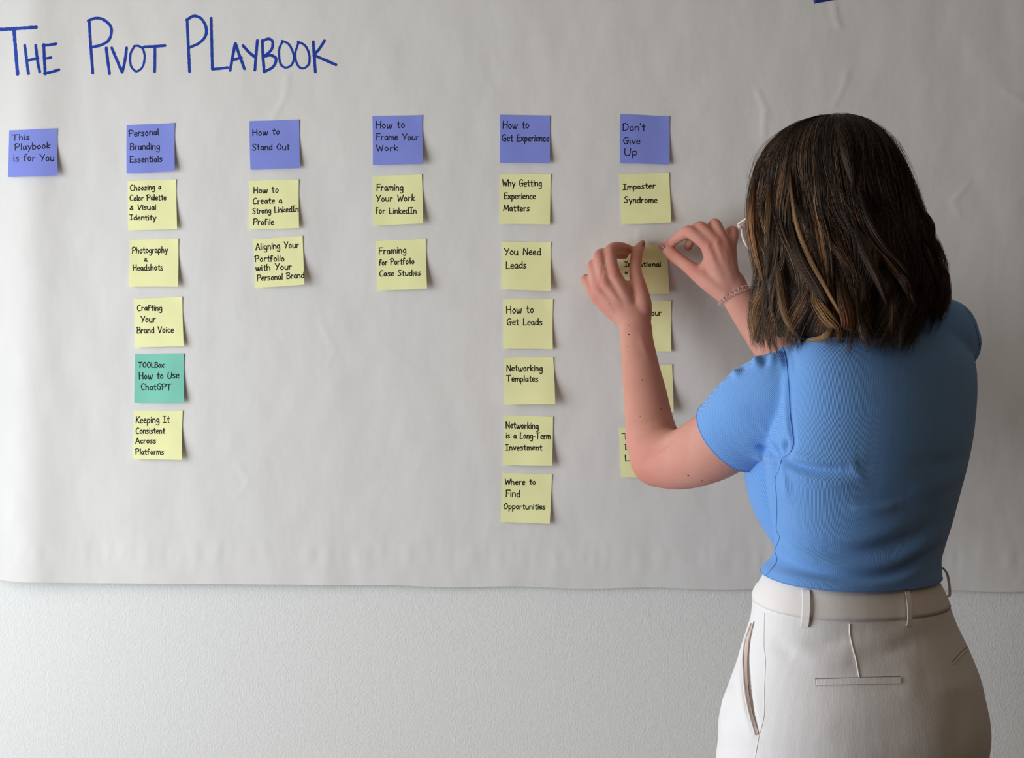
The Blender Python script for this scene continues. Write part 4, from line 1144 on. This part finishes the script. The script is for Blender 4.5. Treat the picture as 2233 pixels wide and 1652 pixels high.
# flyaways
for i in range(130):
    phi0 = rs.uniform(R(-20), R(200)); yb = rs.uniform(420, 740)
    t = rs.uniform(0, .2) + tt * rs.uniform(.4, .8)
    y = 257.5 + (yb - 257.5) * t ** 1.6
    P = hull(phi0 + rs.normal(0, .25) * t, y, 1.0, .001 + rs.uniform(.002, .011) * np.sin(tt * 3.14) ** 1.5 * (1 + 0 * t))
    P[:, 2] += .006 * np.exp(-t * 9) * rs.rand()
    strands.append(P); cols.append(np.tile(MID, (NP, 1))); rads.append(np.full(NP, .00014))
S_ = np.array(strands); C_ = np.array(cols); Rd = np.array(rads)
T_ = np.gradient(S_, axis=1); T_ /= np.linalg.norm(T_, axis=2, keepdims=True) + 1e-9
U_ = np.cross(T_, np.array((.3, .2, .93))); U_ /= np.linalg.norm(U_, axis=2, keepdims=True) + 1e-9
Vv = np.cross(T_, U_)
ns = len(S_)
ring = [S_ + (U_ * math.cos(a) + Vv * math.sin(a)) * Rd[..., None] for a in (0, 2.094, 4.189)]
VV = np.stack(ring, 2).reshape(-1, 3)                        # strand, point, side
base = (np.arange(ns)[:, None, None] * NP + np.arange(NP - 1)[None, :, None]) * 3
sd = np.arange(3)[None, None, :]; nx_ = (sd + 1) % 3
Q = np.stack([base + sd, base + nx_, base + 3 + nx_, base + 3 + sd], -1).reshape(-1, 4)
me = bpy.data.meshes.new('hair_strands')
me.vertices.add(len(VV)); me.vertices.foreach_set('co', (VV - PB).ravel())
me.loops.add(Q.size); me.loops.foreach_set('vertex_index', Q.ravel().astype(np.int32))
me.polygons.add(len(Q)); me.polygons.foreach_set('loop_start', (np.arange(len(Q)) * 4).astype(np.int32))
me.update(calc_edges=True); me.validate()
me.polygons.foreach_set('use_smooth', [True] * len(me.polygons))
ca = me.color_attributes.new('tint', 'FLOAT_COLOR', 'POINT')
cc = np.ones((len(VV), 4)); cc[:, :3] = np.repeat(C_.reshape(-1, 3), 3, axis=0)
ca.data.foreach_set('color', cc.ravel())
M_hair = mat('hair_strand', lin(60, 45, 40), 0.48, 0.3)
nt = M_hair.node_tree
an = nt.nodes.new('ShaderNodeAttribute'); an.attribute_name = 'tint'
nt.links.new(an.outputs['Color'], nt.nodes['Principled BSDF'].inputs['Base Color'])
me.materials.append(M_hair)
hs = bpy.data.objects.new('hair_strands', me); COL.objects.link(hs); hs.parent = hair
hs['kind'] = 'stuff'

# ------------------------------------------------------------------ glasses
M_frame = mat('clear_pink_acetate', lin(226, 206, 208), 0.15, 0.6, trans=.35)
M_lens = mat('glasses_lens', (1, 1, 1, 1), 0.02, 0.5, trans=1.0, ior=1.02)
M_hinge = mat('glasses_hinge_metal', lin(225, 205, 190), 0.25, 0.6)
gl = bpy.data.objects.new('glasses', None); COL.objects.link(gl); gl.parent = person; gl['label'] = 'clear plastic eyeglasses'
GFW, GU = .104, -.014
for s in (1, -1):
    rimp = []
    for k in range(29):
        a = 2 * math.pi * k / 28
        l = s * (.0395 + .0275 * math.cos(a) * (1 - .06 * math.sin(a)))
        u = GU + .0245 * math.sin(a) - .006
        rimp.append(hp(l, GFW - .35 * abs(l) ** 1.5 - .06 * abs(u), u))
    rows = np.hstack([np.array(rimp), np.full((29, 2), .0023)])
    V, Fc = tube(rows, 10, 1, False, hf); build('rim', V, Fc, M_frame, gl, PB)
    c = hp(s * .0395, GFW - .0035, GU - .004)
    V = np.array([c] + [np.array(q) for q in rimp[:-1]]); Fc = [(0, 1 + i, 1 + (i + 1) % 28) for i in range(28)]
    ln = build('lens', V, Fc, M_lens, gl, PB); mo = ln.modifiers.new('thickness', 'SOLIDIFY'); mo.thickness = .0015
    V, Fc = htube([(s * .067, GFW - .006, GU + .008, .0022, .003), (s * .073, GFW - .012, GU + .009, .0024, .003), (s * .0755, GFW - .03, GU + .010, .0018, .003), (s * .0785, .03, GU + .012, .0016, .0026), (s * .081, -.005, GU + .016, .0016, .003), (s * .080, -.03, GU - .006, .0016, .0036)], 10)
    build('temple', V, Fc, M_frame, gl, PB)
    V, Fc = htube([(s * .0775, GFW - .013, GU + .009, .0012, .0018), (s * .079, GFW - .028, GU + .010, .0012, .0018)], 8)
    build('hinge', V, Fc, M_hinge, gl, PB)
V, Fc = htube([(.013, GFW - .003, GU + .004, .0019), (0, GFW + .001, GU + .008, .0019), (-.013, GFW - .003, GU + .004, .0019)], 10)
build('bridge', V, Fc, M_frame, gl, PB)

# ------------------------------------------------------------------ coiled bracelet on the right wrist
M_coil = mat('clear_coil_plastic', lin(222, 205, 198), 0.15, 0.6, trans=.5)
ca_, cb_ = W(1578, 664, .1), W(1628, 626, .1)
c = (ca_ + cb_) / 2
ax = W(1630, 690, .112) - W(1592, 625, .097); ax /= np.linalg.norm(ax)
u_ = (cb_ - ca_); u_ -= ax * (u_ @ ax); ru = np.linalg.norm(u_) / 2 + .0005; u_ /= np.linalg.norm(u_)
v_ = np.cross(ax, u_)
if v_[1] > 0: v_ = -v_
pts = []
for k in range(720):
    a = 2 * math.pi * k / 719
    rd = u_ * math.cos(a) * (ru + .0018) + v_ * math.sin(a) * (ru * .76 + .0025)
    nrm = rd / np.linalg.norm(rd)
    b = a * 24
    pts.append(c + rd + (nrm * math.cos(b) + ax * math.sin(b)) * .0034)
V, Fc = thin(np.array(pts), .00055, 6)
br_ = build('coil_bracelet', V, Fc, M_coil, person, PB)
br_['label'] = 'clear coiled hair tie worn as a bracelet'
